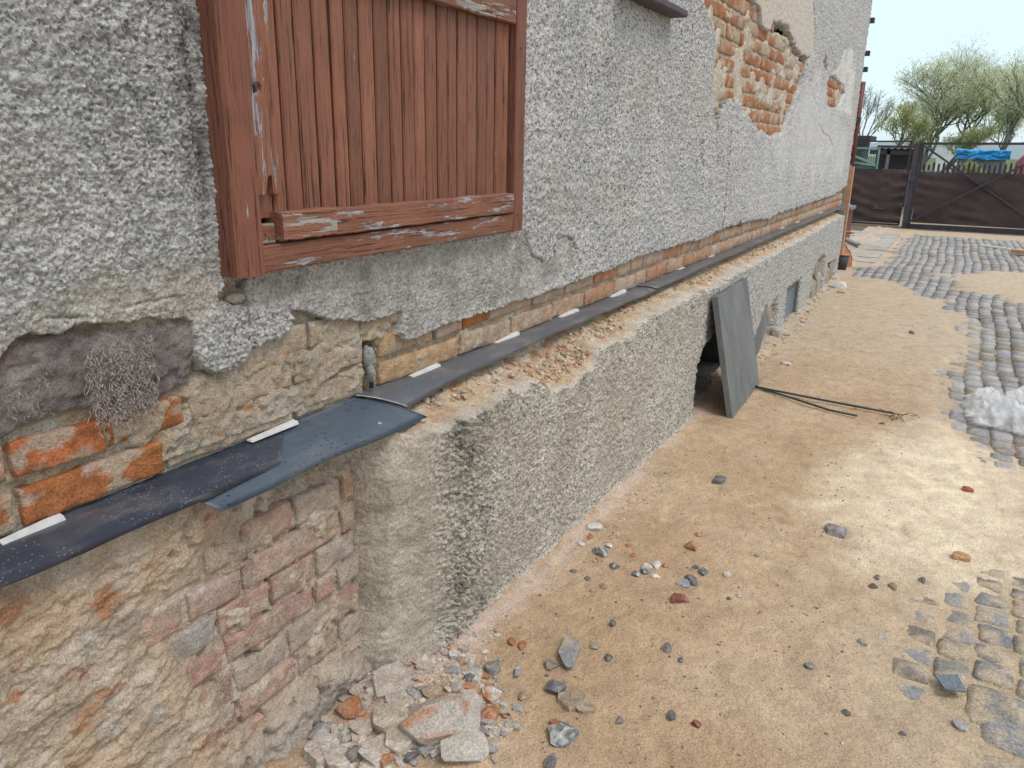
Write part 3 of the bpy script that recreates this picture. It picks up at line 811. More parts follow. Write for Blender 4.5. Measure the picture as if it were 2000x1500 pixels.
for Y, Z, res in [(spaced(1.57, 2.9, lambda y: 0.0042), spaced(-0.05, 0.865, lambda z: 0.0042), 0.0042),
                  (spaced(2.885, 4.9, lambda y: 0.0065 + (y - 2.885) * 0.0035), spaced(-0.05, 0.872, lambda z: 0.0052), 0.006),
                  (spaced(4.88, 11.2, lambda y: 0.016 + (y - 4.88) * 0.004), spaced(-0.05, 0.875, lambda z: 0.0095), 0.012)]:
    P, c, k = plinth(Y, Z, res)
    grid_obj('plinth_plaster', P, M_cast, house, c, k)
    ztl = np.minimum(np.interp(P[..., 1], tpw[:, 0], tpw[:, 1]), 0.80)
    m_ = (P[..., 2] > ztl + 0.015) & (P[..., 2] < 0.826) & (P[..., 0] > 0.05)
    q_ = P[m_]; LEDGE.append(q_[np.random.RandomState(3).randint(0, len(q_), 420)])
LEDGE = np.vstack(LEDGE)
# end of the plinth and end wall of the house
mb = MB(); mb.box(-0.5, 0.118, 11.15, 11.21, -0.05, 0.86, 0.004); mb.box(-0.5, -0.03, 11.2, 12.0, -0.05, 0.9)
mb.box(-8, -0.015, 11.93, 12.01, -0.05, 5.0); mb.box(-8, -0.02, -3.0, -2.95, -0.05, 5.0); mb.box(-8, -7.95, -3, 12, -0.05, 5); mb.box(-8, -0.02, -3, 12, 4.96, 5.02)
mb.build('side_walls', M_roof, house)

# cellar hole: tunnel with near-black faces for the dark inside
def tunnel(pts, x0, x1, mat, name):
    V = []; F = []
    n = len(pts)
    for x in (x0, x1): V += [(x, p[0], p[1]) for p in pts]
    for i in range(n): F.append([i, (i + 1) % n, n + (i + 1) % n, n + i])
    F.append([n + i for i in range(n)])
    return mesh_np(name, np.array(V), F, mat, house, None, False)
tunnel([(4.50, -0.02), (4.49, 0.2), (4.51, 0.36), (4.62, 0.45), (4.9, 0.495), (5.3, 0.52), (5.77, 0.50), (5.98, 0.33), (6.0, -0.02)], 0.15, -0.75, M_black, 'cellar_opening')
# louvred grille in the plinth
fr = MB()
for a in ((7.47, 7.49), (8.21, 8.23)): fr.box(0.075, 0.135, a[0], a[1], 0.0, 0.37)
fr.box(0.075, 0.135, 7.49, 8.21, 0.35, 0.37); fr.box(0.075, 0.135, 7.49, 8.21, 0.0, 0.02)
g = fr.build('vent_grille', M_metal, house)
for k in range(13):
    z = 0.033 + k * 0.0255
    s = MB(); s.beam((0.11, 7.49, z), (0.11, 8.21, z), 0.014, 0.003, (0.6, 0, 0.8)); s.build('slat', M_metal, g)
# stones and brick stubs in the broken openings
def wall_lump(y, z, x, sy, sz, sx, colr, seed, name='stone'):
    rs = np.random.RandomState(seed)
    V, F = ico(2)
    V = V * (1 + 0.15 * rs.randn(len(V), 1) * 0.4)
    V = np.clip(V, -0.75, 0.75)
    V = V * np.array([sx, sy, sz]) / 1.4 + np.array([x, y, z])
    c = np.array(colr) * (0.9 + 0.2 * rs.rand(len(V), 1))
    return mesh_np(name, V, F, M_brick, house, c, False)
_ico = {}
def ico(n):
    if n in _ico: return _ico[n][0].copy(), _ico[n][1]
    import bmesh
    bm = bmesh.new(); bmesh.ops.create_icosphere(bm, subdivisions=n, radius=1.0)
    V = np.array([v.co[:] for v in bm.verts]); F = np.array([[v.index for v in f.verts] for f in bm.faces]); bm.free()
    _ico[n] = (V, F); return V.copy(), F
for q in [(6.42, 0.09, 0.12, 0.16, 0.14, 0.06, (0.36, 0.17, 0.1)), (6.75, 0.08, 0.11, 0.12, 0.18, 0.06, (0.42, 0.37, 0.3)), (6.86, 0.24, 0.12, 0.14, 0.12, 0.06, (0.36, 0.31, 0.25)),
          (6.6, 0.22, 0.11, 0.14, 0.09, 0.05, (0.40, 0.20, 0.12)), (9.25, 0.1, 0.10, 0.26, 0.2, 0.08, (0.38, 0.33, 0.27)), (9.6, 0.12, 0.10, 0.24, 0.26, 0.08, (0.42, 0.37, 0.32)),
          (9.4, 0.32, 0.09, 0.3, 0.14, 0.07, (0.33, 0.28, 0.23)), (10.4, 0.1, 0.09, 0.24, 0.2, 0.07, (0.40, 0.34, 0.28)), (10.7, 0.14, 0.09, 0.2, 0.2, 0.07, (0.36, 0.3, 0.24)), (7.0, 0.05, 0.2, 0.1, 0.1, 0.08, (0.5, 0.46, 0.4))]:
    wall_lump(*q, seed=int(q[0] * 100))

# rod in the notch, sill, brackets on the corner, pipe
mb = MB(); mb.tube([(-0.03, 1.762, 0.885), (-0.028, 1.768, 0.96), (-0.03, 1.775, 1.02)], 0.007, 8)
mb.build('steel_rod', M_dark, house, True)
def lumpy(name, c, r, mat, parent, colr, seed, n=3):
    rs = np.random.RandomState(seed); V, F = ico(n)
    d = fbm(V[:, 0] * 2 + seed, V[:, 1] * 2 + V[:, 2] * 1.7, 3, seed)
    V = V * (1 + 0.35 * d[:, None]) * np.array(r) + np.array(c)
    cc = np.array(colr) * (0.9 + 0.25 * rs.rand(len(V), 1))
    return mesh_np(name, V, F, mat, parent, cc)
lumpy('mortar_lump', (-0.03, 1.752, 0.985), (0.022, 0.02, 0.035), M_brick, house, (0.36, 0.36, 0.34), 3)
lumpy('mortar_lump', (-0.02, 1.748, 0.94), (0.018, 0.012, 0.03), M_brick, house, (0.36, 0.35, 0.33), 4)
mb = MB(); mb.bbox(-0.05, 0.09, 3.42, 4.17, 2.232, 2.265, 0.006); mb.build('window_sill', M_post, house)
mb = MB(); mb.box(-0.22, -0.2, 3.5, 4.2, 2.2, 3.7); mb.box(-0.2, -0.005, 3.50, 3.545, 2.26, 3.7); mb.box(-0.2, -0.005, 4.125, 4.17, 2.26, 3.7)
mb.build('window_reveal', plain('beige_reveal', (0.30, 0.27, 0.22), 0.9), house)
for z in (1.985, 2.62, 2.82, 3.22):
    mb = MB(); mb.box(-0.02, 0.05, 12.0, 12.09, z, z + 0.06); mb.build('bracket', M_dark, house)
pp = [onx(a, b, 0.02) for a, b in ((1684, 175), (1668, 300), (1661, 345))]
mb = MB(); mb.tube([(0.0, 12.10, 2.5), (0.0, 12.10, 1.9), (0.0, 12.10, 1.42)], 0.045, 10); mb.build('downpipe', M_pipe, house, True)
mb = MB(); mb.box(-0.05, 0.055, 12.02, 12.14, -0.02, 1.40, 0.004); mb.build('corner_post', M_tan, house)

lumpy('mortar_lump', tuple(onx(458, 581, -0.014)), (0.02, 0.028, 0.013), M_brick, house, (0.50, 0.42, 0.34), 6)
# hanging fibres (jute and roots) on the old mortar
def fibres(name, regions, mat, seed):
    rs = random.Random(seed); mb = MB()
    for (y0, y1, z0, z1, x, n, ln, rr) in regions:
        for _ in range(n):
            y = rs.uniform(y0, y1); z = rs.uniform(z0, z1); p = [(x, y, z)]
            dy = rs.uniform(-1, 1); l = ln * rs.uniform(0.3, 0.8)
            k = rs.randint(5, 8)
            for j in range(k):
                q = p[-1]; dy = rs.uniform(-1.6, 1.6)
                p.append((x + rs.uniform(-0.003, 0.006), q[1] + dy * l / k * 0.5, q[2] - l / k * rs.uniform(0.3, 1.0)))
            mb.tube(p, rr * rs.uniform(0.5, 1.0), 3)
    o = mb.build(name, mat, house, True); o['kind'] = 'stuff'; return o
fibres('grey_fibres', [(0.87, 1.02, 1.06, 1.21, 0.002, 300, 0.09, 0.0011), (0.68, 0.80, 1.10, 1.18, -0.002, 25, 0.08, 0.0008), (0.90, 0.98, 1.04, 1.12, 0.004, 60, 0.05, 0.0012)], M_fibreg, 5)
fibres('jute_fibres', [(1.45, 1.54, 0.95, 1.12, -0.004, 60, 0.06, 0.0008), (1.08, 1.28, 0.93, 0.99, 0.0, 60, 0.05, 0.0008), (1.14, 1.20, 0.52, 0.74, 0.05, 60, 0.08, 0.0009),
                       (1.18, 1.7, 0.10, 0.60, 0.045, 230, 0.05, 0.0009), (0.95, 1.2, 0.2, 0.5, 0.045, 50, 0.05, 0.0008), (1.52, 1.64, 0.25, 0.75, 0.05, 80, 0.07, 0.0009),
                       (1.04, 1.10, 0.28, 0.36, 0.05, 50, 0.05, 0.001)], M_fibre, 6)

# ------------------------------------------------------------------ shutter
sh = empty('window_shutter', (0.03, 1.9, 1.7), house); sh.matrix_parent_inverse = Matrix.Identity(4)
SHL = np.array([0.03, 1.9, 1.7])
def sbox(name, mat, x0, x1, y0, y1, z0, z1, b=0.003, skew=None):
    mb = MB(); mb.bbox(x0, x1, y0, y1, z0, z1, b)
    V = np.array(mb.v)
    # slight weathering of the outline, subdivided along the grain
    o = mesh_np(name, V, mb.f, mat, sh, None, False, loc=None)
    o.location = -SHL
    return o
def ragged_board(name, mat, x0, x1, y0, y1, z0, z1, axis, seed, amp=0.002, n=28, b=0.003):
    """board with uneven long edges; axis 'z' upright or 'y' lying"""
    t = np.linspace(0, 1, n); V = []
    sec = [(x0, 0, 0), (x1 - b, 0, 0), (x1, b, 0), (x1, b, 1), (x1 - b, 0, 1), (x0, 0, 1)]
    for i, tt in enumerate(t):
        for (x, bb, s) in sec:
            if axis == 'z':
                w = amp * float(pn(tt * 9, s * 7.3, seed)); e = (y0 + bb if s == 0 else y1 - bb) + w
                V.append((x + 0.0008 * float(pn(tt * 14, s, seed + 2)), e, z0 + (z1 - z0) * tt))
            else:
                w = amp * float(pn(tt * 9, s * 7.3, seed)) + 0.4 * amp * float(pn(tt * 40, s * 3.3, seed)); e = (z0 + bb if s == 0 else z1 - bb) + w
                V.append((x + 0.0008 * float(pn(tt * 14, s, seed + 2)), y0 + (y1 - y0) * tt, e))
    F = []
    for i in range(n - 1):
        for k in range(6):
            a = i * 6 + k; c = i * 6 + (k + 1) % 6
            F.append([a, c, c + 6, a + 6] if axis == 'y' else [a, a + 6, c + 6, c])
    F.append([0, 1, 2, 3, 4, 5]); F.append([(n - 1) * 6 + k for k in (5, 4, 3, 2, 1, 0)])
    o = mesh_np(name, np.array(V), F, mat, sh, None, False)
    o.location = -SHL
    return o
ZT = 2.26
edges = [1.372, 1.416, 1.472, 1.534, 1.597, 1.649, 1.704, 1.764, 1.826, 1.882, 1.941, 1.995, 2.055, 2.109, 2.164, 2.219, 2.280, 2.340, 2.395, 2.447, 2.486]
for k in range(len(edges) - 1):
    a, b = edges[k], edges[k + 1]
    g1 = 0.0028 if k != 3 else 0.0055
    ragged_board('board', M_board, 0.004, 0.022 + rnd.uniform(-0.0015, 0.0015), a + g1, b - (0.0028 if k != 3 else 0.005), 1.33, 2.0 + 0.0, 'z', k + 3, 0.0008, 10, 0.0042)
# jambs: splayed outer jamb at the left with visible side
ragged_board('jamb', M_jamb, -0.03, 0.052, 1.222, 1.305, 1.300, ZT, 'z', 51, 0.0015, 30, 0.006)
ragged_board('jamb', M_jamb, -0.03, 0.048, 2.492, 2.560, 1.300, ZT, 'z', 52, 0.0015, 30, 0.004)
ragged_board('jamb_moulding', M_jamb, -0.03, 0.030, 2.561, 2.592, 1.330, ZT, 'z', 54, 0.001, 20, 0.004)
# weathered lock stile with keyhole
def stile():
    x0, x1, y0, y1, z0, z1 = 0.004, 0.036, 1.309, 1.382, 1.475, 2.0
    ny, nz = 26, 140
    Yg = np.linspace(y0, y1, ny); Zg = np.linspace(z0, z1 + 0.0, nz)
    U, V = np.meshgrid(Yg, Zg, indexing='ij')
    X = x1 + 0.0012 * fbm(U * 120, V * 4, 3, 61) + 0 * U
    hc = onx(502, 173, x1)
    rr = np.hypot((U - hc[1]) * 1.0, (V - hc[2]))
    X = X - 0.022 * (1 - sst(0.010, 0.013, rr))
    # split grooves
    for gy in (1.322, 1.366):
        X = X - 0.006 * np.exp(-((U - gy - 0.003 * pn(V * 5, V * 0, 6)) / 0.0013) ** 2)
    zc = z0 + 0.05 * sst(1.33, 1.35, U) * (1 - sst(1.355, 1.36, U)) + 0.01 * pn(U * 90, U * 0, 8)
    Vv = np.maximum(V, zc)
    P = np.stack([X, U, Vv], -1)
    e = (U == Yg[0]) | (U == Yg[-1]) | (V == Zg[0])
    P[..., 0] = np.where(e, x0, P[..., 0])
    o = grid_obj('lock_stile', P, M_stile, sh); o.location = -SHL
    mb = MB(); mb.tube([(0.02, hc[1], hc[2]), (0.0175, hc[1], hc[2])], 0.011, 12); o2 = mb.build('keyhole', M_black, o);  # black disc set in the hole to paint its inner shade
    return o
stile()
ragged_board('split_piece', M_board, 0.002, 0.018, 1.318, 1.372, 1.425, 1.53, 'z', 59, 0.002, 12, 0.003)
ragged_board('bottom_rail', M_rail, -0.02, 0.044, 1.3065, 2.49, 1.302, 1.364, 'y', 71, 0.0012, 40, 0.004)
ragged_board('short_rail', M_railp, -0.01, 0.030, 1.308, 1.360, 1.3655, 1.412, 'y', 72, 0.001, 6, 0.003)
ragged_board('cover_rail', M_railp, -0.005, 0.056, 1.362, 1.55, 1.372, 1.4395, 'y', 73, 0.0022, 20, 0.003)
ragged_board('cover_rail', M_rail, -0.005, 0.054, 1.5505, 2.478, 1.370, 1.437, 'y', 74, 0.0028, 60, 0.003)
ragged_board('top_rail', M_railp, -0.005, 0.050, 1.31, 2.478, 1.988, 2.075, 'y', 75, 0.0018, 50, 0.004)
for k in range(len(edges) - 1):
    if k % 2 == 0: ragged_board('upper_board', M_board, 0.004, 0.020, edges[k], edges[k + 2] - 0.003 if k + 2 < len(edges) else edges[-1], 2.077, ZT, 'z', k + 80, 0.0008, 4, 0.003)
for (y, z) in ((2.52, 1.36), (2.52, 1.92), (1.27, 1.36), (1.33, 1.39), (1.34, 1.378)):
    mb = MB(); mb.tube([(0.047, y, z), (0.053, y, z)], 0.004, 8)
    if y < 1.35 and y > 1.3: mb = MB(); mb.tube([(0.029, y, z), (0.034, y, z)], 0.003, 8)
    o = mb.build('nail_head', M_rust, sh); o.location = -SHL
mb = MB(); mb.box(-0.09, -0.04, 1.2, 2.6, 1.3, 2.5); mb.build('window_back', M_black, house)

# =================================================================== damp-proof membrane and wedges
def strip(name, label, rows, mat, group, sag=0.004, seed=0):
    """rows: y_in, x_in, z_in, y_out, x_out, z_out"""
    rows = np.array(rows, float); s = np.linspace(0, len(rows) - 1, (len(rows) - 1) * 14 + 1)
    R_ = np.stack([np.interp(s, range(len(rows)), rows[:, k]) for k in range(6)], -1)
    m = 11; n = len(s); top = np.zeros((n, m, 3))
    for j in range(m):
        t = j / (m - 1)
        top[:, j, 1] = R_[:, 0] * (1 - t) + R_[:, 3] * t
        top[:, j, 0] = R_[:, 1] * (1 - t) + R_[:, 4] * t
        top[:, j, 2] = R_[:, 2] * (1 - t) + R_[:, 5] * t + sag * math.sin(math.pi * t)
    w = 0.008 * fbm(top[..., 1] * 4 + seed, top[..., 0] * 6, 3, 120 + seed)
    top[..., 2] += w * np.linspace(0, 1, m)[None, :]
    bot = top.copy(); bot[..., 2] -= 0.0018
    V = np.concatenate([top.reshape(-1, 3), bot.reshape(-1, 3)])
    b = n * m
    F = grid_faces(n, m, flip=True).tolist(); F += (grid_faces(n, m) + b).tolist()
    for i in range(n - 1):
        for j in (0, m - 1):
            a = i * m + j; c = a + m
            F.append([a, c, c + b, a + b] if j else [a, a + b, c + b, c])
    for i in (0, n - 1):
        for j in range(m - 1):
            a = i * m + j; F.append([a, a + 1, a + 1 + b, a + b] if i else [a, a + b, a + 1 + b, a + 1])
    o = mesh_np(name, V, np.array(F), mat, None, None, True)
    return tag(o, label, 'plastic sheet', group)
GM = 'black plastic damp-proof strips laid in the wall joint'
strip('membrane_strip', 'black speckled plastic strip at the left end of the joint, below the big orange brick',
      [(-0.3, -0.05, .868, -0.3, .095, .8435), (0.4, -0.05, .868, 0.43, .095, .8445), (0.8, -0.05, .868, .795, .095, .845), (1.06, -0.05, .868, 1.06, .095, .839), (1.42, -0.05, .8685, 1.28, .080, .838)], M_mem1, GM, 0.007, 1)
strip('membrane_strip', 'wider blue-sheened wet plastic strip lying over the bare brick recess, covered in drops',
      [(0.98, -0.045, .856, 1.052, .130, .815), (1.25, -0.045, .860, 1.22, .130, .8145), (1.5, -0.045, .869, 1.53, .130, .809), (1.70, -0.045, .872, 1.829, .130, .801)], M_mem2, GM, 0.010, 2)
strip('membrane_strip', 'dusty black strip with an orange smear, lapping over the wider sheet at its cut end',
      [(1.69, -0.04, 0.8800, 1.80, .078, .835), (1.95, -0.04, 0.8760, 1.96, .078, .849), (2.4, -0.04, 0.8750, 2.43, .078, .860), (2.83, -0.04, 0.8740, 2.87, .078, .864), (3.38, -0.04, 0.8740, 3.42, .078, .863), (4.2, -0.04, 0.8730, 4.17, .078, .860)], M_mem3, GM, 0.006, 3)
strip('membrane_strip', 'black strip in the joint above the leaning grey board',
      [(4.0, -0.04, 0.8770, 4.05, .078, .866), (4.6, -0.04, 0.8770, 4.6, .078, .871), (5.13, -0.04, 0.8770, 5.13, .078, .879), (6.3, -0.04, 0.8770, 6.3, .078, .880)], M_mem3, GM, 0.008, 4)
strip('membrane_strip', 'farthest black strip in the joint, running to the house corner',
      [(6.1, -0.04, 0.8810, 6.1, .075, .884), (8, -0.04, 0.8810, 8, .07, .886), (10, -0.04, 0.8810, 10, .07, .886), (11.7, -0.04, 0.8810, 11.7, .065, .885)], M_mem3, GM, 0.006, 5)
WL = [(-0.05, 125, 1037, 'long white plastic wedge at the far left under the big orange brick'),
      (490, 580, 847, 'white plastic wedge on the wide sheet, below the rough beige bricks'),
      (805, 858, 733, 'white plastic wedge just right of the orange smear, under the tan brick'),
      (968, 1012, 667, 'white plastic wedge left of the narrow brown joint, third from the left'),
      (1095, 1128, 620, 'white plastic wedge under the orange broken brick above the plinth notch'),
      (1195, 1221, 577, 'white plastic wedge above the highest piece of plinth plaster'),
      (1321, 1336, 529, 'small white wedge above and left of the leaning board'),
      (1383, 1394, 504, 'small white wedge directly above the top corner of the leaning board'),
      (1521, 1532, 447, 'small white wedge above the cellar grille'),
      (1552, 1561, 432, 'small white wedge above the far niche in the plinth'),
      (1600, 1607, 414, 'tiny white wedge nearest the house corner')]
for (a, b, yy, lab) in WL:
    pa = onx(a, yy + (b - a) * 0.2, -0.02)[1]; pb = onx(b, yy - (b - a) * 0.2, -0.02)[1]
    h = 0.012 + 0.003 * math.sin(a * 7.0)
    zb = float(np.interp((pa + pb) / 2, [0, 1.0, 1.15, 1.7, 2.2, 4, 6.2, 12], [.866, .866, .871, .873, .874, .874, .876, .879]))
    V = [(-0.035, pa, zb), (-0.013, pa, zb), (-0.035, pb, zb), (-0.013, pb, zb), (-0.035, pa, zb + 0.003), (-0.013, pa + 0.004, zb + 0.003), (-0.035, pb, zb + h), (-0.014, pb - 0.003, zb + h),
         (-0.035, pa + 0.75 * (pb - pa), zb + h * 0.9), (-0.0135, pa + 0.75 * (pb - pa), zb + h * 0.9)]
    F = [[0, 2, 3, 1], [0, 1, 5, 4], [2, 6, 7, 3], [4, 5, 9, 8], [8, 9, 7, 6], [1, 3, 7, 9, 5], [0, 4, 8, 6, 2]]
    o = mesh_np('wedge', np.array(V), F, M_wedge, None, None, False)
    tag(o, lab, 'wedge', 'white plastic wedges on the membrane')

# =================================================================== GROUND
TC_ = 0.0            # level of the cobble tops
Gcob = [gpoly([(1640, 532), (1690, 542), (1720, 548), (1780, 574), (1840, 600), (1880, 640), (1872, 690), (1835, 735), (1828, 790), (1850, 830), (1868, 870), (1905, 905), (2020, 940)]),
        gpoly([(2020, 1105), (1900, 1100), (1860, 1110), (1790, 1150), (1730, 1200), (1685, 1235), (1685, 1300), (1665, 1370), (1700, 1410), (1800, 1425), (1842, 1450), (1850, 1520)])]
Gcob[0] = np.vstack([Gcob[0], [[6, Gcob[0][-1, 1]], [6, 18.2], [0.5, 18.2], [0.45, 12.7], [0.15, 12.3]]])
Gcob[1] = np.vstack([Gcob[1], [[1.4, 1.0], [6, 1.0], [6, Gcob[1][0, 1]]]])
Gsand2 = gpoly([(1855, 536), (2010, 532), (2010, 592), (1950, 580), (1900, 562)])
Gsand2 = np.vstack([Gsand2[0:2], [[5, Gsand2[1, 1]], [5, Gsand2[2, 1]]], Gsand2[2:]])
Gbright = gpoly([(1700, 880), (1850, 830), (2020, 900), (2020, 1140), (1900, 1150), (1800, 1130), (1700, 1140), (1640, 1050), (1640, 960)])
Gpink = gpoly([(830, 1240), (930, 1222), (1040, 1135), (1180, 1000), (1240, 925), (1255, 935), (1215, 985), (1130, 1075), (1050, 1160), (960, 1240), (930, 1290), (880, 1330), (800, 1370), (740, 1500), (560, 1500), (620, 1420), (700, 1330)])
Grub = gpoly([(600, 1520), (640, 1420), (700, 1330), (800, 1290), (900, 1290), (960, 1350), (1000, 1430), (960, 1520)])
def ground(U, V):
    """sand height and colour; U = x, V = y"""
    near = 1 - sst(6, 11, V)
    h = 0.016 + 0.012 * fbm(U * 1.3, V * 1.3, 4, 130) + near * (0.0036 * fbm(U * 6, V * 6, 5, 131) + 0.0034 * fbm(U * 34, V * 34, 5, 132, 0.65))
    # scuffs and foot marks
    fm = fbm(U * 4.2, V * 4.2 + 0.8 * U, 3, 133)
    h = h - near * 0.007 * sst(0.15, 0.35, fm) + near * 0.0012 * np.sin(U * 75 + V * 130 + 9 * pn(U * 5, V * 5, 134)) * sst(0.25, 0.45, pn(U * 3, V * 3, 135))
    sc = np.maximum(sdf(Gcob[0], U, V), sdf(Gcob[1], U, V))
    sc = np.minimum(sc, -sdf(Gsand2, U, V) + 0.2 * fbm(U * 3, V * 3, 3, 136))
    fv = sst(4.5, 7, V)
    vis = sst(-0.10 - 0.12 * fv, 0.22 + 0.15 * fv, sc + (0.14 + 0.30 * fv) * fbm(U * 2.6, V * 1.7, 5, 137, 0.62))
    h = h * (1 - 0.75 * vis) - (0.0135 + 0.0125 * sst(4.3, 6, V)) * vis + 0.005 * vis * fbm(U * 11, V * 11, 4, 138) * (1 - 0.6 * sst(4, 7, V))
    rb = sst(-0.02, 0.12, sdf(Grub, U, V))
    h = h + 0.030 * rb * (0.6 + 0.6 * fbm(U * 9, V * 9, 3, 139))
    # bank of dust against the wall
    wx = 0.03 + (pl(V) - 0.03) * sst(1.6, 2.0, V)
    dd = np.clip(U - wx, -0.1, 3)
    h = h + 0.012 * np.exp(-(np.maximum(dd, 0) / 0.06) ** 2) * sst(1.7, 2.1, V) + 0.006 * np.exp(-dd / 0.05) * fbm(U * 25, V * 25, 3, 140)
    # slightly dug out in front of the bare recess
    h = h - 0.028 * (1 - sst(1.35, 1.6, V)) * (1 - sst(0.05, 0.45, U))
    n = fbm(U * 1.6, V * 1.6, 4, 141); n2 = fbm(U * 6, V * 6, 4, 142)
    c = mix((0.51, 0.355, 0.225), (0.60, 0.44, 0.295), sst(-0.35, 0.35, n))
    c = mix(c, (0.56, 0.36, 0.23), 0.35 * sst(0.0, 0.5, fbm(U * 1.1, V * 0.8, 3, 143)))
    c = mix(c, (0.57, 0.445, 0.32), 0.7 * sst(1.0, 1.6, U + 0.25 * n))
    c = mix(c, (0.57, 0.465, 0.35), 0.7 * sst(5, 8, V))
    c = mix(c, (0.33, 0.24, 0.16), 0.35 * sst(0.15, 0.5, n2))
    br = sst(-0.30, 0.30, sdf(Gbright, U, V) + 0.32 * fbm(U * 3.5, V * 3.5, 5, 144))
    c = mix(c, (0.90, 0.76, 0.56), br * (0.62 + 0.38 * sst(-0.3, 0.3, fbm(U * 7, V * 7, 6, 145, 0.65))))
    pk = sst(-0.03, 0.04, sdf(Gpink, U, V) + 0.04 * fbm(U * 9, V * 9, 4, 146))
    c = mix(c, (0.64, 0.50, 0.42), pk * 0.85)
    c = mix(c, (0.62, 0.50, 0.42), 0.7 * np.exp(-(np.maximum(dd, 0) / 0.05) ** 2) * sst(1.8, 2.1, V) * sst(-0.2, 0.3, fbm(U * 5, V * 5, 3, 147)))
    joint = mix((0.56, 0.44, 0.30), (0.17, 0.15, 0.13), sst(3.6, 6.0, V + 1.2 * fbm(U * 2, V * 2, 3, 148)) * sst(0.0, 0.2, sc))
    c = mix(c, joint, vis ** (1 + 1.2 * fv) * 0.85 * (1 - br * 0.8))
    c = np.concatenate([c, np.clip(0.75 - 0.3 * br, 0, 1)[..., None]], -1)
    return h, c, sc, vis
for k, (X_, Y_) in enumerate([(spaced(-0.35, 2.5, lambda x: 0.0075), spaced(0.9, 3.6, lambda y: 0.0075)),
                              (spaced(0.05, 3.4, lambda x: 0.014), spaced(3.59, 7.2, lambda y: 0.014 + (y - 3.59) * 0.005)),
                              (spaced(-0.3, 6.0, lambda x: 0.045), spaced(7.18, 19.0, lambda y: 0.035 + (y - 7.18) * 0.008))]):
    U, V = np.meshgrid(X_, Y_, indexing='ij')
    h, c, _, _ = ground(U, V)
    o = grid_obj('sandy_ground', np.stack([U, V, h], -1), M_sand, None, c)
    tag(o, None, None, None, 'structure')
# the rest of the ground out to the horizon
XX = np.array([-900, -300, -60, -8, -0.3, 0.9, 2.45, 3.3, 6, 12, 60, 300, 900.]); YY = np.array([-300, -40, -6, 0, 0.95, 3.55, 7.1, 12, 18.9, 30, 60, 150, 900.])
U, V = np.meshgrid(XX, YY, indexing='ij')
c = mix((0.46, 0.36, 0.25), (0.13, 0.15, 0.07), sst(18, 22, V))
tag(grid_obj('far_ground', np.stack([U, V, np.full_like(U, -0.045)], -1), M_sand, None, c), None, None, None, 'structure')

def gz(x, y): return float(ground(np.array([[x]]), np.array([[y]]))[0][0, 0])

# cobblestones
yard = empty('cobbled_yard', (2.0, 6, 0)); tag(yard, None, None, None, 'structure')
cobs = []
rc_ = random.Random(21)
x = 0.02; col_i = 0
while x < 3.7:
    w = rc_.uniform(0.105, 0.135)
    y = 1.3 + rc_.uniform(0, 0.12)
    while y < 18.1:
        l = rc_.uniform(0.10, 0.145) if y < 5 else rc_.uniform(0.13, 0.20)
        ww = w; bow = 0.03 * math.sin(y * 0.6) + 0.012 * math.sin(y * 2.3 + 1) + rc_.uniform(-0.008, 0.008)
        cobs.append((x + w / 2 + bow, y + l / 2, ww - (0.010 if y < 5 else 0.006), l - (0.012 if y < 5 else 0.016))); y += l
    x += w; col_i += 1
big = [(1950, 1385, 0.17, 0.20), (1990, 1440, 0.2, 0.16), (1710, 1387, 0.165, 0.10), (1930, 1500, 0.26, 0.14)]
bigw = [(*onz(a, b)[:2], c_, d_) for a, b, c_, d_ in big]
cobs = [q for q in cobs if all(math.hypot(q[0] - b[0], q[1] - b[1]) > 0.75 * (b[2] + 0.1) * 0.8 for b in bigw)] + bigw
CX = np.array([q[0] for q in cobs])[:, None]; CY = np.array([q[1] for q in cobs])[:, None]
_, _, scv, visv = ground(CX, CY)
def cobble(cx, cy, w, l, seed, n, kind):
    rs = np.random.RandomState(seed)
    t = np.concatenate([[-1], np.linspace(-0.96, 0.96, n - 2), [1]]); A_, B_ = np.meshgrid(t, t, indexing='ij')
    p = 6.0
    r = (np.abs(A_) ** p + np.abs(B_) ** p + 1e-9) ** (1 / p)
    mx = np.maximum(np.abs(A_), np.abs(B_)); sc_ = mx / r
    a = A_ * (0.35 + 0.65 * np.where(r > 0, sc_, 1)); b = B_ * (0.35 + 0.65 * np.where(r > 0, sc_, 1))
    X = cx + a * w / 2 * (1 + 0.08 * rs.uniform(-1, 1) * b) + 0.006 * pn(A_ * 1.3 + seed, B_ * 1.3, seed % 50)
    Y = cy + b * l / 2 * (1 + 0.10 * rs.uniform(-1, 1) * a) + 0.006 * pn(A_ * 1.3 + seed, B_ * 1.3, seed % 50 + 1)
    top = TC_ + rs.uniform(-0.004, 0.005)
    Z = top - 0.007 * mx ** 8 - 0.003 * mx ** 2 + 0.003 * pn(X * 22, Y * 22, 150) + rs.uniform(-0.03, 0.03) * (X - cx) + rs.uniform(-0.03, 0.03) * (Y - cy)
    Z = np.where(mx > 0.99, Z - 0.035, Z)
    g = rs.choice(6)
    tone = np.array([(0.27, 0.265, 0.265), (0.22, 0.22, 0.23), (0.31, 0.30, 0.29), (0.25, 0.235, 0.215), (0.21, 0.185, 0.16), (0.29, 0.28, 0.28)][g])
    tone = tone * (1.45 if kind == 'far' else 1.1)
    c = np.broadcast_to(tone, (n, n, 3)).copy()
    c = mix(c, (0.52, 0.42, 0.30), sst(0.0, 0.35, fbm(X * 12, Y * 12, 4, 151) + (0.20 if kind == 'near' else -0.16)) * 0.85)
    return np.stack([X, Y, Z], -1), c
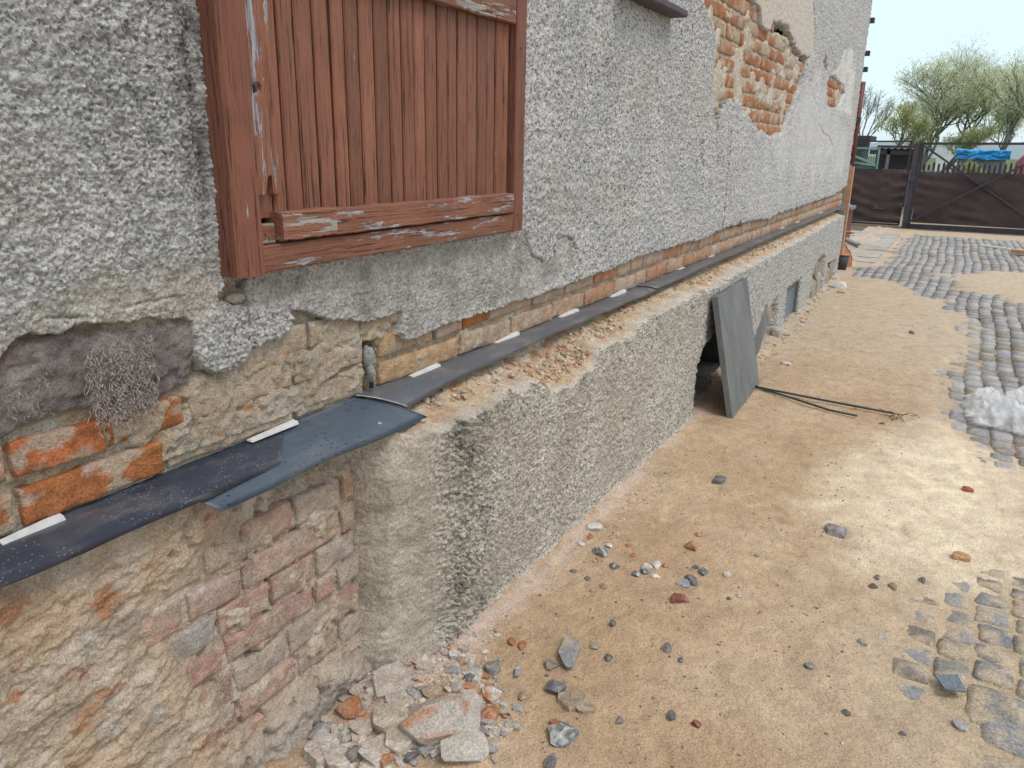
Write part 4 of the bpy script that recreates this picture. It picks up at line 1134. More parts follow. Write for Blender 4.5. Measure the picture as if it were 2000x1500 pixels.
order = sorted([i for i in range(len(cobs)) if visv[i, 0] > 0.06], key=lambda i: (cobs[i][1] ** 2 + (cobs[i][0] - 1.45) ** 2) + (1000 if abs((cobs[i][0] - 1.45) / max(cobs[i][1], .1)) > 1.6 or cobs[i][0] > 0.6 + 1.45 + 0.12 * cobs[i][1] * 2.0 else 0))
Vs, Fs, Cs, nv = [], [], [], 0
for r_, i in enumerate(order):
    cx, cy, w, l = cobs[i]
    d = math.hypot(cy, cx - 1.45)
    n = 11 if d < 3.6 else 7 if d < 6.5 else 5
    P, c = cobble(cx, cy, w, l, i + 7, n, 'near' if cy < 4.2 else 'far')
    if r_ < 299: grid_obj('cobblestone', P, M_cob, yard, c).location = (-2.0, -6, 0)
    else:
        F = grid_faces(n, n); Vs.append(P.reshape(-1, 3)); Fs.append(F + nv); Cs.append(c.reshape(-1, 3)); nv += n * n
o = mesh_np('far_cobblestones', np.vstack(Vs), np.vstack(Fs), M_cob, yard, np.vstack(Cs)); o['kind'] = 'stuff'; o.location = (-2.0, -6, 0)
# concrete slabs beside the gate
pav = empty('slab_path', (0, 15, 0)); tag(pav, None, None, None, 'structure')
for i in range(2):
    for j in range(9):
        x0 = -0.75 + i * 0.6; y0 = 12.75 + j * 0.56
        mb = MB(); mb.box(x0, x0 + 0.585, y0, y0 + 0.545, -0.03, 0.030 + rnd.uniform(-.004, .006), 0.003)
        o = mb.build('paving_slab', M_conc, pav); o.location = (0, -15, 0)

# =================================================================== loose things on the ground
def cl(c0, c1, sc=30, th=(0.0, 0.2)):
    return lambda P, s: mix(c0, c1, sst(th[0], th[1], fbm(P[:, 0] * sc + P[:, 2] * sc, P[:, 1] * sc - P[:, 2] * sc, 4, s % 60)))
GREY = cl((0.185, 0.175, 0.17), (0.32, 0.29, 0.265)); SLATE = cl((0.165, 0.16, 0.158), (0.27, 0.26, 0.25)); PLAS = cl((0.50, 0.43, 0.36), (0.60, 0.54, 0.47))
PLASD = cl((0.46, 0.385, 0.30), (0.60, 0.53, 0.44)); BRK = cl((0.42, 0.18, 0.09), (0.52, 0.30, 0.19)); WHT = cl((0.66, 0.62, 0.56), (0.75, 0.72, 0.68)); SPK = cl((0.16, 0.16, 0.155), (0.50, 0.49, 0.47), 160, (-0.05, 0.12))
BRKM = cl((0.52, 0.47, 0.41), (0.48, 0.22, 0.11), 26, (0.12, 0.2)); BROWN = cl((0.24, 0.10, 0.07), (0.36, 0.18, 0.13)); MOSS = cl((0.14, 0.17, 0.16), (0.50, 0.48, 0.44), 60); TAN = cl((0.36, 0.28, 0.20), (0.47, 0.39, 0.30))
def rock(name, label, cat, px, py, wpx, asp, hh, rot, colf, seed, flat=0.6, cuts=9, group=None, sub=3, sink=0.25, zoff=0.0, hpx=None):
    p = onz(px, py, 0.012)
    dist = np.linalg.norm(p - CAM)
    w = wpx / FPX * dist; l = w * asp * 1.45; h = w * hh
    rs = np.random.RandomState(seed)
    V, F = ico(sub)
    slabby = flat < 0.56
    if slabby: V[:, 2] *= 0.8; flat = 0.34
    nc = 6 if slabby else cuts + 3
    a0_ = rs.uniform(0, 6.28)
    for k in range(nc):
        a = a0_ + 2 * math.pi * (k + rs.uniform(-0.3, 0.3)) / nc if slabby else rs.uniform(0, 2 * math.pi)
        el = rs.uniform(-0.15, 0.2) if slabby else rs.uniform(-0.4, 0.9)
        n = np.array([math.cos(a) * math.cos(el), math.sin(a) * math.cos(el), math.sin(el)]); c0 = rs.uniform(0.42, 0.70) if slabby else rs.uniform(0.45, 0.75)
        t_ = np.maximum(0, V @ n - c0); V = V - t_[:, None] * n
    V[:, 2] = np.clip(V[:, 2], -flat, flat) 
    V = V * (1 + 0.035 * fbm(V[:, 0] * 3 + seed, V[:, 1] * 3 + V[:, 2] * 3, 4, seed % 40)[:, None])
    ext = V.max(0) - V.min(0); V = V - (V.max(0) + V.min(0)) / 2
    V = V / ext * np.array([w, l, h])
    V[:, 2] += rs.uniform(-0.12, 0.12) * V[:, 0] + rs.uniform(-0.12, 0.12) * V[:, 1]
    cr, sr = math.cos(rot), math.sin(rot)
    V = np.stack([V[:, 0] * cr - V[:, 1] * sr, V[:, 0] * sr + V[:, 1] * cr, V[:, 2]], -1)
    z0 = gz(p[0], p[1])
    loc = np.array([p[0], p[1], z0 + h * (0.5 - sink) + zoff])
    C_ = colf(V + loc, seed)
    o = mesh_np(name, V + loc, F, M_stone, None, C_, False if cuts > 4 else True, loc=loc)
    return tag(o, label, cat, group)
def c4(X, Y): return 550 + X * .35, 975 + Y * .35
def c6(X, Y): return 1050 + X * .26667, 950 + Y * .26667
def c5(X, Y): return 1500 + X * .26667, 1100 + Y * .26667
GR = 'broken plaster and brick lying in the rubble heap'
GS = 'loose stones scattered on the sand'
R4 = [('plaster_piece', 'large pale six-sided flat plaster piece at the top of the rubble heap', 'rubble', (600, 1060), 240, .75, .22, .3, PLAS, .5, GR),
      ('plaster_piece', 'sandy plaster lump in the middle of the heap, left of the brick and mortar block', 'rubble', (600, 1255), 215, .6, .30, -.4, PLASD, .5, GR),
      ('plaster_piece', 'smooth pale plaster shard below the six-sided piece', 'rubble', (655, 1165), 150, .9, .22, .9, PLAS, .5, GR),
      ('mortar_block', 'big chunk of brick and grey mortar stuck together, largest piece of rubble', 'rubble', (880, 1300), 330, .95, .50, -.75, BRKM, .75, GR),
      ('mortar_block', 'lower orange-faced end of the brick and mortar chunk at the bottom edge', 'rubble', (1000, 1425), 230, .75, .48, -.5, BRKM, .75, GR),
      ('plaster_piece', 'upright oval pale plaster piece right of the brick and mortar chunk', 'rubble', (1050, 1195), 140, 1.1, .30, .3, PLAS, .5, GR),
      ('plaster_piece', 'pale plaster chip with an orange edge, uppermost at the right side of the heap', 'rubble', (1165, 1118), 120, .6, .30, -.3, cl((0.66, 0.60, 0.54), (0.50, 0.20, 0.08), 22), .5, GR),
      ('brick_fragment', 'rounded orange brick lump at the left edge of the heap', 'brick fragment', (380, 1165), 155, .6, .45, .6, BRK, .8, GR),
      ('brick_fragment', 'orange brick wedge at the right of the heap under the pale chip', 'brick fragment', (1160, 1225), 90, 1.1, .5, .2, BRK, .8, GR),
      ('plaster_piece', 'grey-white rounded plaster lump at the lower left of the heap', 'rubble', (215, 1395), 200, .8, .30, .5, PLAS, .5, GR),
      ('plaster_piece', 'bluish grey plaster knob at the left of the heap', 'rubble', (225, 1265), 120, .8, .5, .3, cl((0.38, 0.36, 0.36), (0.5, 0.47, 0.44)), .7, GR),
      ('plaster_piece', 'small grey angular chip beside the lower left lump', 'rubble', (395, 1440), 80, 1., .5, .8, GREY, .6, GR),
      ('plaster_piece', 'square grey plaster tile fragment left of the sandy lump', 'rubble', (455, 1290), 110, .8, .28, .2, PLASD, .5, GR),
      ('plaster_piece', 'pale square shard at the bottom of the heap in the middle', 'rubble', (530, 1435), 140, .9, .26, .1, PLAS, .5, GR),
      ('plaster_piece', 'brownish plaster shard left of the big chunk', 'rubble', (665, 1390), 160, .7, .30, .5, PLASD, .5, GR),
      ('plaster_piece', 'pale pinkish shard at the bottom left corner of the heap', 'rubble', (310, 1450), 120, 1.1, .24, 1.0, PLAS, .5, GR),
      ('plaster_piece', 'rough mixed piece above the big chunk of brick and mortar', 'rubble', (840, 1110), 130, .6, .4, .1, cl((0.46, 0.36, 0.28), (0.50, 0.24, 0.12), 25), .6, GR),
      ('slate_piece', 'dark blue-grey splinter under the left side of the big chunk', 'slate', (735, 1450), 55, 1.6, .3, .1, SLATE, .4, GR),
      ('plaster_piece', 'thin reddish flake near the foot of the smooth plinth end', 'rubble', (745, 920), 90, .4, .22, .3, cl((0.50, 0.30, 0.22), (0.58, 0.45, 0.36)), .4, GR),
      ('plaster_piece', 'small white chip with a pale companion below the plinth corner', 'rubble', (960, 880), 60, .8, .4, .2, WHT, .5, GR),
      ('plaster_piece', 'small grey pebble right of the white chip at the plinth corner', 'rubble', (1020, 845), 55, .7, .5, .2, PLASD, .5, GR),
      ('slate_piece', 'large layered blue-grey slate splinter standing up from the sand', 'slate', (1605, 870), 118, 1.65, .34, .50, cl((0.27, 0.27, 0.28), (0.45, 0.37, 0.28), 28), .5, 'dark slates on the sand'),
      ('stone', 'dark rounded stone half covered in sand below the slate splinter', 'stone', (1525, 1050), 115, .7, .42, .2, cl((0.20, 0.20, 0.215), (0.38, 0.31, 0.24), 20), .7, GS),
      ('stone', 'flat sandy stone with a crack right below the dark rounded stone', 'stone', (1610, 1135), 150, .8, .22, .4, TAN, .5, GS),
      ('stone', 'flat brown stone touching the cracked sandy stone on its right', 'stone', (1700, 1160), 100, .8, .2, .4, TAN, .5, GS),
      ('stone', 'speckled grey concrete lump near the bottom edge', 'stone', (1570, 1320), 160, .75, .45, .3, SPK, .8, GS),
      ('stone', 'grey block of stone cut by the bottom edge of the picture', 'stone', (1500, 1475), 65, 1.1, .6, .1, GREY, .8, GS),
      ('stone', 'pointed grey-brown shard standing left of the slate splinter', 'stone', (1180, 965), 100, .6, .4, -.9, cl((0.24, 0.24, 0.25), (0.45, 0.38, 0.29), 30), .5, GS),
      ('stone', 'small half white half grey stone right of the pointed shard', 'stone', (1315, 970), 45, 1.3, .5, .1, cl((0.33, 0.32, 0.32), (0.7, 0.67, 0.62), 30), .6, GS),
      ('stone', 'smooth grey stone between the rubble heap and the pointed shard', 'stone', (1045, 1030), 60, .8, .5, .2, GREY, .7, GS),
      ('stone', 'rough brown clod above the orange wedge', 'stone', (1350, 1105), 60, .9, .5, .2, TAN, .7, GS),
      ('stone', 'clod of brown pebbles beside the foot of the slate splinter', 'stone', (1505, 935), 80, .7, .5, .2, cl((0.24, 0.2, 0.17), (0.42, 0.34, 0.26), 40), .7, GS),
      ('brick_fragment', 'left of the two orange brick crumbs below the plinth', 'brick fragment', (1280, 805), 45, 1, .5, .2, BRK, .7, GS),
      ('brick_fragment', 'right of the two orange brick crumbs below the plinth', 'brick fragment', (1340, 828), 45, 1, .5, .2, BRK, .7, GS),
      ('brick_fragment', 'flat orange stain-like brick flake above the speckled lump', 'brick fragment', (1530, 1262), 70, .5, .3, .2, BRK, .5, GS),
      ('brick_fragment', 'small orange crumb right of the oval plaster piece', 'brick fragment', (1245, 1222), 30, 1, .6, .2, BRK, .7, GS),
      ('stone', 'small dark stone at the right, level with the cracked sandy stone', 'stone', (1885, 1232), 42, 1, .6, .2, GREY, .7, GS),
      ('stone', 'small blue-grey triangular stone right of the slate splinter', 'stone', (1825, 895), 42, .8, .5, .4, SLATE, .6, GS),
      ('stone', 'small dark pointed stone above and right of the slate splinter', 'stone', (1848, 705), 34, 1, .8, .4, SLATE, .6, GS),
      ('stone', 'brown knobbly stone just right of the slate splinter top', 'stone', (1745, 832), 50, .6, .5, .1, TAN, .7, GS)]
for k, (nm, lab, cat, (X, Y), w, asp, hh, rot, cf, fl, g) in enumerate(R4):
    px, py = c4(X, Y)
    rock(nm, lab, cat, px, py, w * .35, asp, hh, rot, cf, 200 + k, fl, 10, g, 3, 0.28, 0.004)
R6 = [('brick_fragment', 'angular orange brick piece standing alone in the middle of the sand', 'brick fragment', (1120, 455), 100, .8, .55, .2, BRK, .8),
      ('brick_fragment', 'smaller orange brick chip just above the angular orange piece', 'brick fragment', (1175, 365), 55, .6, .5, .2, BRK, .8),
      ('stone', 'smooth red-brown stone below the dark slates', 'stone', (1045, 845), 130, .65, .55, .1, BROWN, .8),
      ('slate_piece', 'dark slate lying on a paler one, above the red-brown stone', 'slate', (1125, 690), 130, .5, .35, -.3, SLATE, .6),
      ('slate_piece', 'pale bluish slate partly under the dark slate', 'slate', (1075, 715), 110, .8, .18, -.5, cl((0.32, 0.34, 0.38), (0.45, 0.40, 0.33)), .4),
      ('stone', 'dark grey cube-like stone on open sand right of the slate splinter', 'stone', (938, 1195), 80, .8, .65, .3, GREY, .8),
      ('stone', 'small brown-grey stone below the cube-like stone', 'stone', (1045, 1275), 40, 1, .7, .3, GREY, .8),
      ('stone', 'white lime lump against the foot of the plinth', 'stone', (410, 315), 130, .6, .35, .3, WHT, .6),
      ('stone', 'long mossy grey stone below the white lime lump', 'stone', (455, 495), 150, .5, .4, -.25, MOSS, .7),
      ('stone', 'upright white stone at the end of the line of mossy chips', 'stone', (870, 585), 65, 1.1, .6, .2, WHT, .8),
      ('stone', 'pale stone left of the upright white stone', 'stone', (800, 600), 75, .7, .5, .2, WHT, .7),
      ('stone', 'left dark mossy chip of the line of chips', 'stone', (560, 600), 80, .8, .5, .2, MOSS, .7),
      ('stone', 'dark green mossy chip under the pale stones', 'stone', (715, 650), 70, .9, .5, .6, MOSS, .7),
      ('stone', 'flat green-black chip below the pale stone', 'stone', (785, 640), 80, .5, .4, .1, MOSS, .6),
      ('stone', 'white crumbly chip below the upright white stone', 'stone', (860, 665), 65, .7, .4, .5, WHT, .6),
      ('stone', 'brown wedge-shaped stone below the left mossy chips', 'stone', (480, 750), 90, .4, .35, -.6, TAN, .6),
      ('stone', 'small dark pebble left of the brown wedge-shaped stone', 'stone', (365, 695), 50, .7, .6, .2, GREY, .7),
      ('stone', 'grey flat pebble near the plinth edge', 'stone', (258, 630), 60, .6, .4, .2, GREY, .7),
      ('stone', 'whitish pebble right of the dark slates', 'stone', (1390, 650), 60, .8, .6, .2, PLAS, .8),
      ('stone', 'mossy pair of pebbles between the dark slate and the whitish pebble', 'stone', (1215, 635), 75, .8, .5, .2, MOSS, .7),
      ('stone', 'small mossy pebble above the dark slate', 'stone', (1160, 600), 60, .6, .5, .2, MOSS, .7),
      ('stone', 'cream pebble alone at the right of the sand', 'stone', (1473, 795), 45, .8, .6, .2, PLAS, .8),
      ('stone', 'small dark olive pebble left of the cream pebble', 'stone', (1400, 828), 32, .8, .6, .2, cl((0.14, 0.13, 0.09), (0.2, 0.18, 0.13)), .8),
      ('stone', 'blue-grey pebble high on the sand right of the orange brick', 'stone', (1607, 525), 42, .6, .5, .2, GREY, .8),
      ('stone', 'thin upright white-edged shard left of the red-brown stone', 'stone', (400, 912), 32, 1.4, .9, .2, cl((0.35, 0.3, 0.24), (0.65, 0.6, 0.52)), .8),
      ('stone', 'small pointed blue-black stone above the slate splinter', 'stone', (548, 1020), 36, 1, .8, .2, SLATE, .8),
      ('brick_fragment', 'brown-red brick bit near the white lime lump', 'brick fragment', (390, 385), 45, 1, .7, .2, BRK, .8),
      ('brick_fragment', 'dark orange brick bit between white lump and orange brick', 'brick fragment', (665, 440), 50, .7, .5, -.5, BRK, .8),
      ('brick_fragment', 'round orange brick bit above the mossy line', 'brick fragment', (702, 518), 40, 1, .6, .2, BRK, .8),
      ('brick_fragment', 'orange brick bit touching the upright white stone', 'brick fragment', (930, 588), 55, .7, .5, -.5, BRK, .8),
      ('brick_fragment', 'tiny orange crumb at the right of the sand', 'brick fragment', (1328, 1160), 26, .8, .6, .2, BRK, .8),
      ('brick_fragment', 'orange crumb under the long mossy stone', 'brick fragment', (450, 553), 55, .5, .4, .2, BRK, .8),
      ('stone', 'small white square chip left of the long mossy stone', 'stone', (325, 430), 65, .6, .4, .2, WHT, .7),
      ('stone', 'white pebble above the long mossy stone', 'stone', (520, 448), 50, .8, .6, .2, WHT, .8)]
for k, (nm, lab, cat, (X, Y), w, asp, hh, rot, cf, fl) in enumerate(R6):
    px, py = c6(X, Y)
    rock(nm, lab, cat, px, py, w * .2667, asp, hh, rot, cf, 300 + k, fl, 9, GS, 3 if w > 60 else 2, 0.30)
RS = [('stone', 'grey-purple stone lying alone where the sand turns pale', 1632, 1040, 38, .7, .6, cl((0.26, 0.24, 0.24), (0.42, 0.38, 0.36)), .8),
      ('stone', 'dark blue-grey flat stone in the open sand, below the grey board', 1403, 942, 32, .5, .4, SLATE, .6),
      ('brick_fragment', 'red-brown tile shard on the bright sand at the right', 1890, 958, 16, 1.0, .5, cl((0.33, 0.10, 0.05), (0.4, 0.15, 0.08)), .6),
      ('brick_fragment', 'small orange shard half buried in bright sand', 1876, 1090, 28, .5, .25, cl((0.50, 0.28, 0.13), (0.6, 0.42, 0.25)), .5),
      ('stone', 'small dark oval stone at the end of the bright sand', 1801, 1135, 16, .6, .6, GREY, .8),
      ('stone', 'small grey pebble at the lower edge of the bright sand', 1704, 1148, 15, .6, .6, GREY, .8),
      ('stone', 'little round dark pebble above the grey pebble', 1712, 1131, 10, .9, .8, GREY, .8),
      ('stone', 'sandy round pebble between the pale sand and cobbles', 1744, 1147, 14, .9, .7, TAN, .8),
      ('stone', 'wedge of pale stone touching the leftmost cobble', 1683, 1253, 19, .6, .5, cl((0.40, 0.37, 0.34), (0.5, 0.46, 0.42)), .8),
      ('stone', 'small flat dark stone left of the cobbles', 1580, 1303, 18, .6, .5, GREY, .8),
      ('stone', 'round dark pebble left of the lone big cobble', 1652, 1397, 12, .9, .8, GREY, .8),
      ('stone', 'dark pebble below the lone big cobble', 1762, 1436, 9, 1, .8, GREY, .8),
      ('stone', 'grey flat stone beside the big cobbles at the lower right', 1876, 1412, 25, .7, .3, cl((0.36, 0.35, 0.35), (0.45, 0.43, 0.4)), .5),
      ('stone', 'small dark stone near the bottom edge right of the speckled lump', 1312, 1402, 20, .7, .7, SLATE, .8),
      ('stone', 'little brown stone right of the dark one near the bottom edge', 1360, 1418, 15, .9, .8, BROWN, .8),
      ('stone', 'white splinter lying right of the leaning board', 1535, 712, 24, .35, .3, WHT, .6),
      ('stone', 'white crumpled scrap at the foot of the plinth before the corner', 1634, 561, 30, .6, .5, WHT, .8),
      ('stone', 'yellowish lump beside the white scrap near the house corner', 1643, 573, 12, .8, .5, cl((0.6, 0.45, 0.28), (0.65, 0.5, 0.35)), .8),
      ('stone', 'dark clod on the sand left of the far cobbles', 1780, 652, 13, .5, .5, GREY, .8),
      ('stone', 'dark clod lying on the far cobbles right of the sand', 1914, 619, 13, .5, .5, GREY, .8),
      ('stone', 'small brown square bit below the wire ends', 1722, 828, 8, .9, .6, BROWN, .8)]
for k, (nm, lab, px, py, w, asp, hh, cf, fl) in enumerate(RS):
    rock(nm, lab, 'stone' if nm == 'stone' else 'brick fragment', px, py, w, asp, hh, 0.3 + k, cf, 400 + k, fl, 9, GS, 2, 0.2)
# chips inside the heap and gravel: nobody could count it
def gravel(name, n, sampler, colors, smin, smax, seed):
    rs = np.random.RandomState(seed); V0, F0 = ico(1)
    Vs, Fs, Cs = [], [], []; 
    XY = np.array([sampler(rs) for _ in range(n)])
    H = ground(XY[:, :1], XY[:, 1:2])[0][:, 0]
    for k in range(n):
        s = smin * (smax / smin) ** (rs.rand() ** 2.2)
        V = np.clip(V0 * (1 + 0.28 * rs.randn(len(V0), 1)), -rs.uniform(.45, .9, 3), rs.uniform(.45, .9, 3)) * np.array([s, s * rs.uniform(.5, 1), s * rs.uniform(.25, .6)]) * 1.3
        a = rs.rand() * 6.28; ca, sa = math.cos(a), math.sin(a)
        V = np.stack([V[:, 0] * ca - V[:, 1] * sa, V[:, 0] * sa + V[:, 1] * ca, V[:, 2]], -1) + np.array([XY[k, 0], XY[k, 1], H[k] + s * 0.15])
        Vs.append(V); Fs.append(F0 + k * len(V0)); c = np.array(colors[rs.randint(len(colors))]) * rs.uniform(0.8, 1.15); Cs.append(np.tile(c, (len(V0), 1)))
    o = mesh_np(name, np.vstack(Vs), np.vstack(Fs), M_stone, None, np.vstack(Cs), False)
    return o
def crumbs_at(name, pts, colors, smin, smax, seed):
    rs = np.random.RandomState(seed); V0, F0 = ico(1); Vs, Fs, Cs = [], [], []
    for k, p in enumerate(pts):
        s_ = smin * (smax / smin) ** (rs.rand() ** 1.8)
        V = np.clip(V0 * (1 + 0.28 * rs.randn(len(V0), 1)), -0.7, 0.8) * s_ * np.array([1, rs.uniform(.6, 1.2), rs.uniform(.4, .9)]) + p + np.array([s_ * 0.2, 0, s_ * 0.3])
        Vs.append(V); Fs.append(F0 + k * len(V0)); Cs.append(np.tile(np.array(colors[rs.randint(len(colors))]) * rs.uniform(0.85, 1.1), (len(V0), 1)))
    o = mesh_np(name, np.vstack(Vs), np.vstack(Fs), M_stone, None, np.vstack(Cs), False); return o
tag(crumbs_at('ledge_crumbs', LEDGE, [(0.60, 0.45, 0.31), (0.56, 0.33, 0.21), (0.50, 0.40, 0.30), (0.66, 0.55, 0.44), (0.54, 0.34, 0.22)], 0.003, 0.017, 8), 'brick and mortar crumbs lying on the broken ledge below the black strip', 'rubble', None, 'stuff')
def samp_poly(P):
    lo = P.min(0); hi = P.max(0)
    def f(rs):
        for _ in range(100):
            q = lo + (hi - lo) * rs.rand(2)
            if float(sdf(P, np.array([q[0]]), np.array([q[1]]))[0]) > -0.01: return q
        return q
    return f
GRH = gpoly([(590, 1500), (640, 1400), (690, 1330), (760, 1280), (880, 1270), (960, 1320), (1010, 1400), (960, 1500)])
rubcol = [(0.60, 0.53, 0.45), (0.64, 0.57, 0.50), (0.50, 0.43, 0.35), (0.46, 0.42, 0.38), (0.50, 0.26, 0.15), (0.66, 0.60, 0.52), (0.36, 0.34, 0.33), (0.58, 0.5, 0.42)]
tag(gravel('rubble_chips', 1000, samp_poly(GRH), rubcol, 0.003, 0.030, 1), 'small plaster and brick chips filling the rubble heap', 'rubble', None, 'stuff')
GAll = gpoly([(1000, 1500), (900, 1290), (1100, 1120), (1260, 930), (1400, 780), (1640, 560), (1800, 620), (1760, 900), (1700, 1150), (1640, 1500)])
tag(gravel('sand_grit', 4500, samp_poly(GAll), [(0.2, 0.17, 0.14), (0.42, 0.18, 0.09), (0.5, 0.43, 0.35), (0.3, 0.25, 0.2), (0.16, 0.15, 0.15), (0.6, 0.5, 0.4)], 0.0012, 0.0065, 2), 'fine grit and crumbs strewn over the sand', 'grit', None, 'stuff')
GEd = gpoly([(1050, 1160), (1180, 1020), (1260, 930), (1340, 850), (1350, 860), (1290, 960), (1220, 1060), (1120, 1160)])
tag(gravel('plinth_crumbs', 420, samp_poly(GEd), rubcol, 0.002, 0.010, 3), 'plaster crumbs along the foot of the plinth', 'grit', None, 'stuff')
GE2 = np.array([[0.14, 6.1], [0.32, 6.1], [0.22, 10.8], [0.11, 10.8]])
tag(gravel('far_crumbs', 300, samp_poly(GE2), rubcol, 0.006, 0.03, 4), 'stones and crumbs at the foot of the far plinth', 'grit', None, 'stuff')
gb = np.array([[0.20, 1.62], [0.10, 1.55], [0.1, 1.3], [0.35, 1.2], [0.45, 1.6], [0.35, 1.95], [0.22, 2.0]])
tag(gravel('corner_chips', 320, samp_poly(gb), rubcol, 0.002, 0.014, 5), 'pale chips and brick crumbs below the broken plinth corner', 'grit', None, 'stuff')

# flat blue-grey slate tile on the cobbles
q = [onz(*c5(a, b), 0.016)[:2] for a, b in ((1218, 815), (1385, 826), (1450, 958), (1290, 945))]
V = [(a, b, 0.012 + 0.004 * k) for k, (a, b) in enumerate(q)] + [(a, b, 0.018 + 0.004 * k) for k, (a, b) in enumerate(q)]
o = mesh_np('slate_piece', np.array(V), [[0, 3, 2, 1], [4, 5, 6, 7], [0, 1, 5, 4], [1, 2, 6, 5], [2, 3, 7, 6], [3, 0, 4, 7]], M_stone, None, np.tile((0.20, 0.24, 0.28), (8, 1)), False)
tag(o, 'flat blue-grey diamond-shaped slate lying on the cobbles at lower right', 'slate', 'dark slates on the sand')

# leaning grey board
P0 = np.array([0.425, 4.605, 0.012]); P1 = P0 + np.array([-0.03, 0.86, 0.0])
T0 = onx(1401, 580, 0.248); T1 = T0 + np.array([-0.03, 0.86, 0.0])
nrm = np.cross(P1 - P0, T0 - P0); nrm /= np.linalg.norm(nrm)
if nrm[0] < 0: nrm = -nrm
th = 0.034
V = []
for q in (P0, P1, T1, T0):
    V.append(q - nrm * th)
for q in (P0, P1, T1, T0):
    V.append(q)
Vb = np.array(V); ctr = Vb[4:].mean(0)
ins = [ctr + (p - ctr) * (1 - 0.006) + nrm * 0.002 for p in Vb[4:]]
V = np.vstack([Vb, ins])
o = mesh_np('cement_board', V, [[3, 2, 1, 0], [8, 9, 10, 11], [4, 5, 9, 8], [5, 6, 10, 9], [6, 7, 11, 10], [7, 4, 8, 11], [0, 1, 5, 4], [1, 2, 6, 5], [2, 3, 7, 6], [3, 0, 4, 7]], M_slab, None, None, False)
tag(o, 'grey cement board leaning upright against the plinth in front of the cellar hole', 'board')
# a second grey offcut inside the hole and behind the board
a = onz(1478, 745)
mb = MB(); mb.beam((0.20, 6.05, 0.02), (0.17, 6.55, 0.30), 0.03, 0.22, (0, 0, 1)); tag(mb.build('stone_slab', M_slab), 'tilted grey slab standing in the broken opening right of the leaning board', 'slab')
mb = MB(); mb.box(-0.25, 0.12, 4.62, 5.2, 0.0, 0.06, 0.012); tag(mb.build('stone_slab', plain('dusty_slab', (0.34, 0.29, 0.24), 0.95)), 'dusty flat slab lying inside the dark cellar hole', 'slab')

# two green-grey rods with a twist of wire
def gpts(pl_, z): return [tuple(onz(a, b, z)) for a, b in pl_]
mb = MB(); mb.tube(gpts([(1470, 752), (1484, 757), (1540, 768), (1600, 780), (1680, 795), (1745, 807)], 0.035), 0.0075, 8); r1 = empty('steel_rod', onz(1600, 780, 0.03))
tag(r1, 'longer green-grey rod on the sand with twisted wire at its end', 'rod', 'thin rods lying out from the leaning board')
o = mb.build('rod', M_rod, r1, True); o.location = -Vector(r1.location)
mb = MB(); rs = random.Random(9)
pc = onz(1750, 808, 0.03)
for k in range(9):
    p = Vector(pc); pts = [tuple(p)]
    d = Vector((rs.uniform(-1, 1), rs.uniform(-1, 1), rs.uniform(-0.1, 0.7)))
    for j in range(7):
        d = (d + Vector((rs.uniform(-.9, .9), rs.uniform(-.9, .9), rs.uniform(-.6, .4)))).normalized()
        p = p + d * 0.022; p.z = max(p.z, 0.022); pts.append(tuple(p))
    mb.tube(pts, 0.0022, 5)
o = mb.build('twisted_wire', M_rust, r1, True); o.location = -Vector(r1.location)
mb = MB(); mb.tube(gpts([(1472, 754), (1490, 760), (1530, 772), (1580, 788), (1620, 801), (1674, 812)], 0.030), 0.0075, 8)
tag(mb.build('steel_rod', M_rod, None, True), 'shorter green-grey rod on the sand, lower of the two', 'rod', 'thin rods lying out from the leaning board')

# crumpled clear film
def film():
    c = onz(1955, 820, 0.0); n, m = 110, 90
    a = np.linspace(-1, 1, n); b = np.linspace(-1, 1, m); A_, B_ = np.meshgrid(a, b, indexing='ij')
    r = (np.abs(A_) ** 2.5 + np.abs(B_) ** 2.5) ** (1 / 2.5)
    X = c[0] + 0.09 + A_ * 0.31 + 0.06 * fbm(A_ * 2, B_ * 2, 4, 161); Y = c[1] + 0.13 + B_ * 0.42 + 0.08 * fbm(A_ * 2, B_ * 2, 4, 162)
    hgt = np.clip(1 - r ** 2.4, 0, 1) ** 0.7
    rsf = np.random.RandomState(4); wa = A_ + 0.10 * fbm(A_ * 2.5, B_ * 2.5, 3, 166); wb = B_ + 0.10 * fbm(A_ * 2.5, B_ * 2.5, 3, 169)
    rid = 0
    for k in range(26):
        th_ = rsf.uniform(0, math.pi); f_ = 0.9 * 9 ** rsf.rand(); q_ = (wa * math.cos(th_) + wb * math.sin(th_)) * f_ + rsf.rand()
        rid = rid + (np.abs(q_ - np.floor(q_) - 0.5) * 2 - 0.5) / f_ ** 0.8
    Z = 0.015 + hgt * (0.060 + 0.058 * rid + 0.04 * fbm(A_ * 2, B_ * 2, 3, 164))
    keep = (r < 1.02 + 0.12 * fbm(A_ * 3, B_ * 3, 3, 167))[:-1, :-1]
    o = grid_obj('plastic_film', np.stack([X, Y, np.maximum(Z, 0.012)], -1), M_film, None, None, keep)
    o2 = grid_obj('film_fold', np.stack([X * 1.0 + 0.01, Y, 0.02 + (np.maximum(Z, 0.012) - 0.012) * 0.55 + 0.02 * hgt * fbm(A_ * 5, B_ * 5, 3, 168)], -1), M_film, o, None, keep)
    tag(o, 'crumpled heap of clear white plastic film on the cobbles at the right edge', 'plastic film')
film()

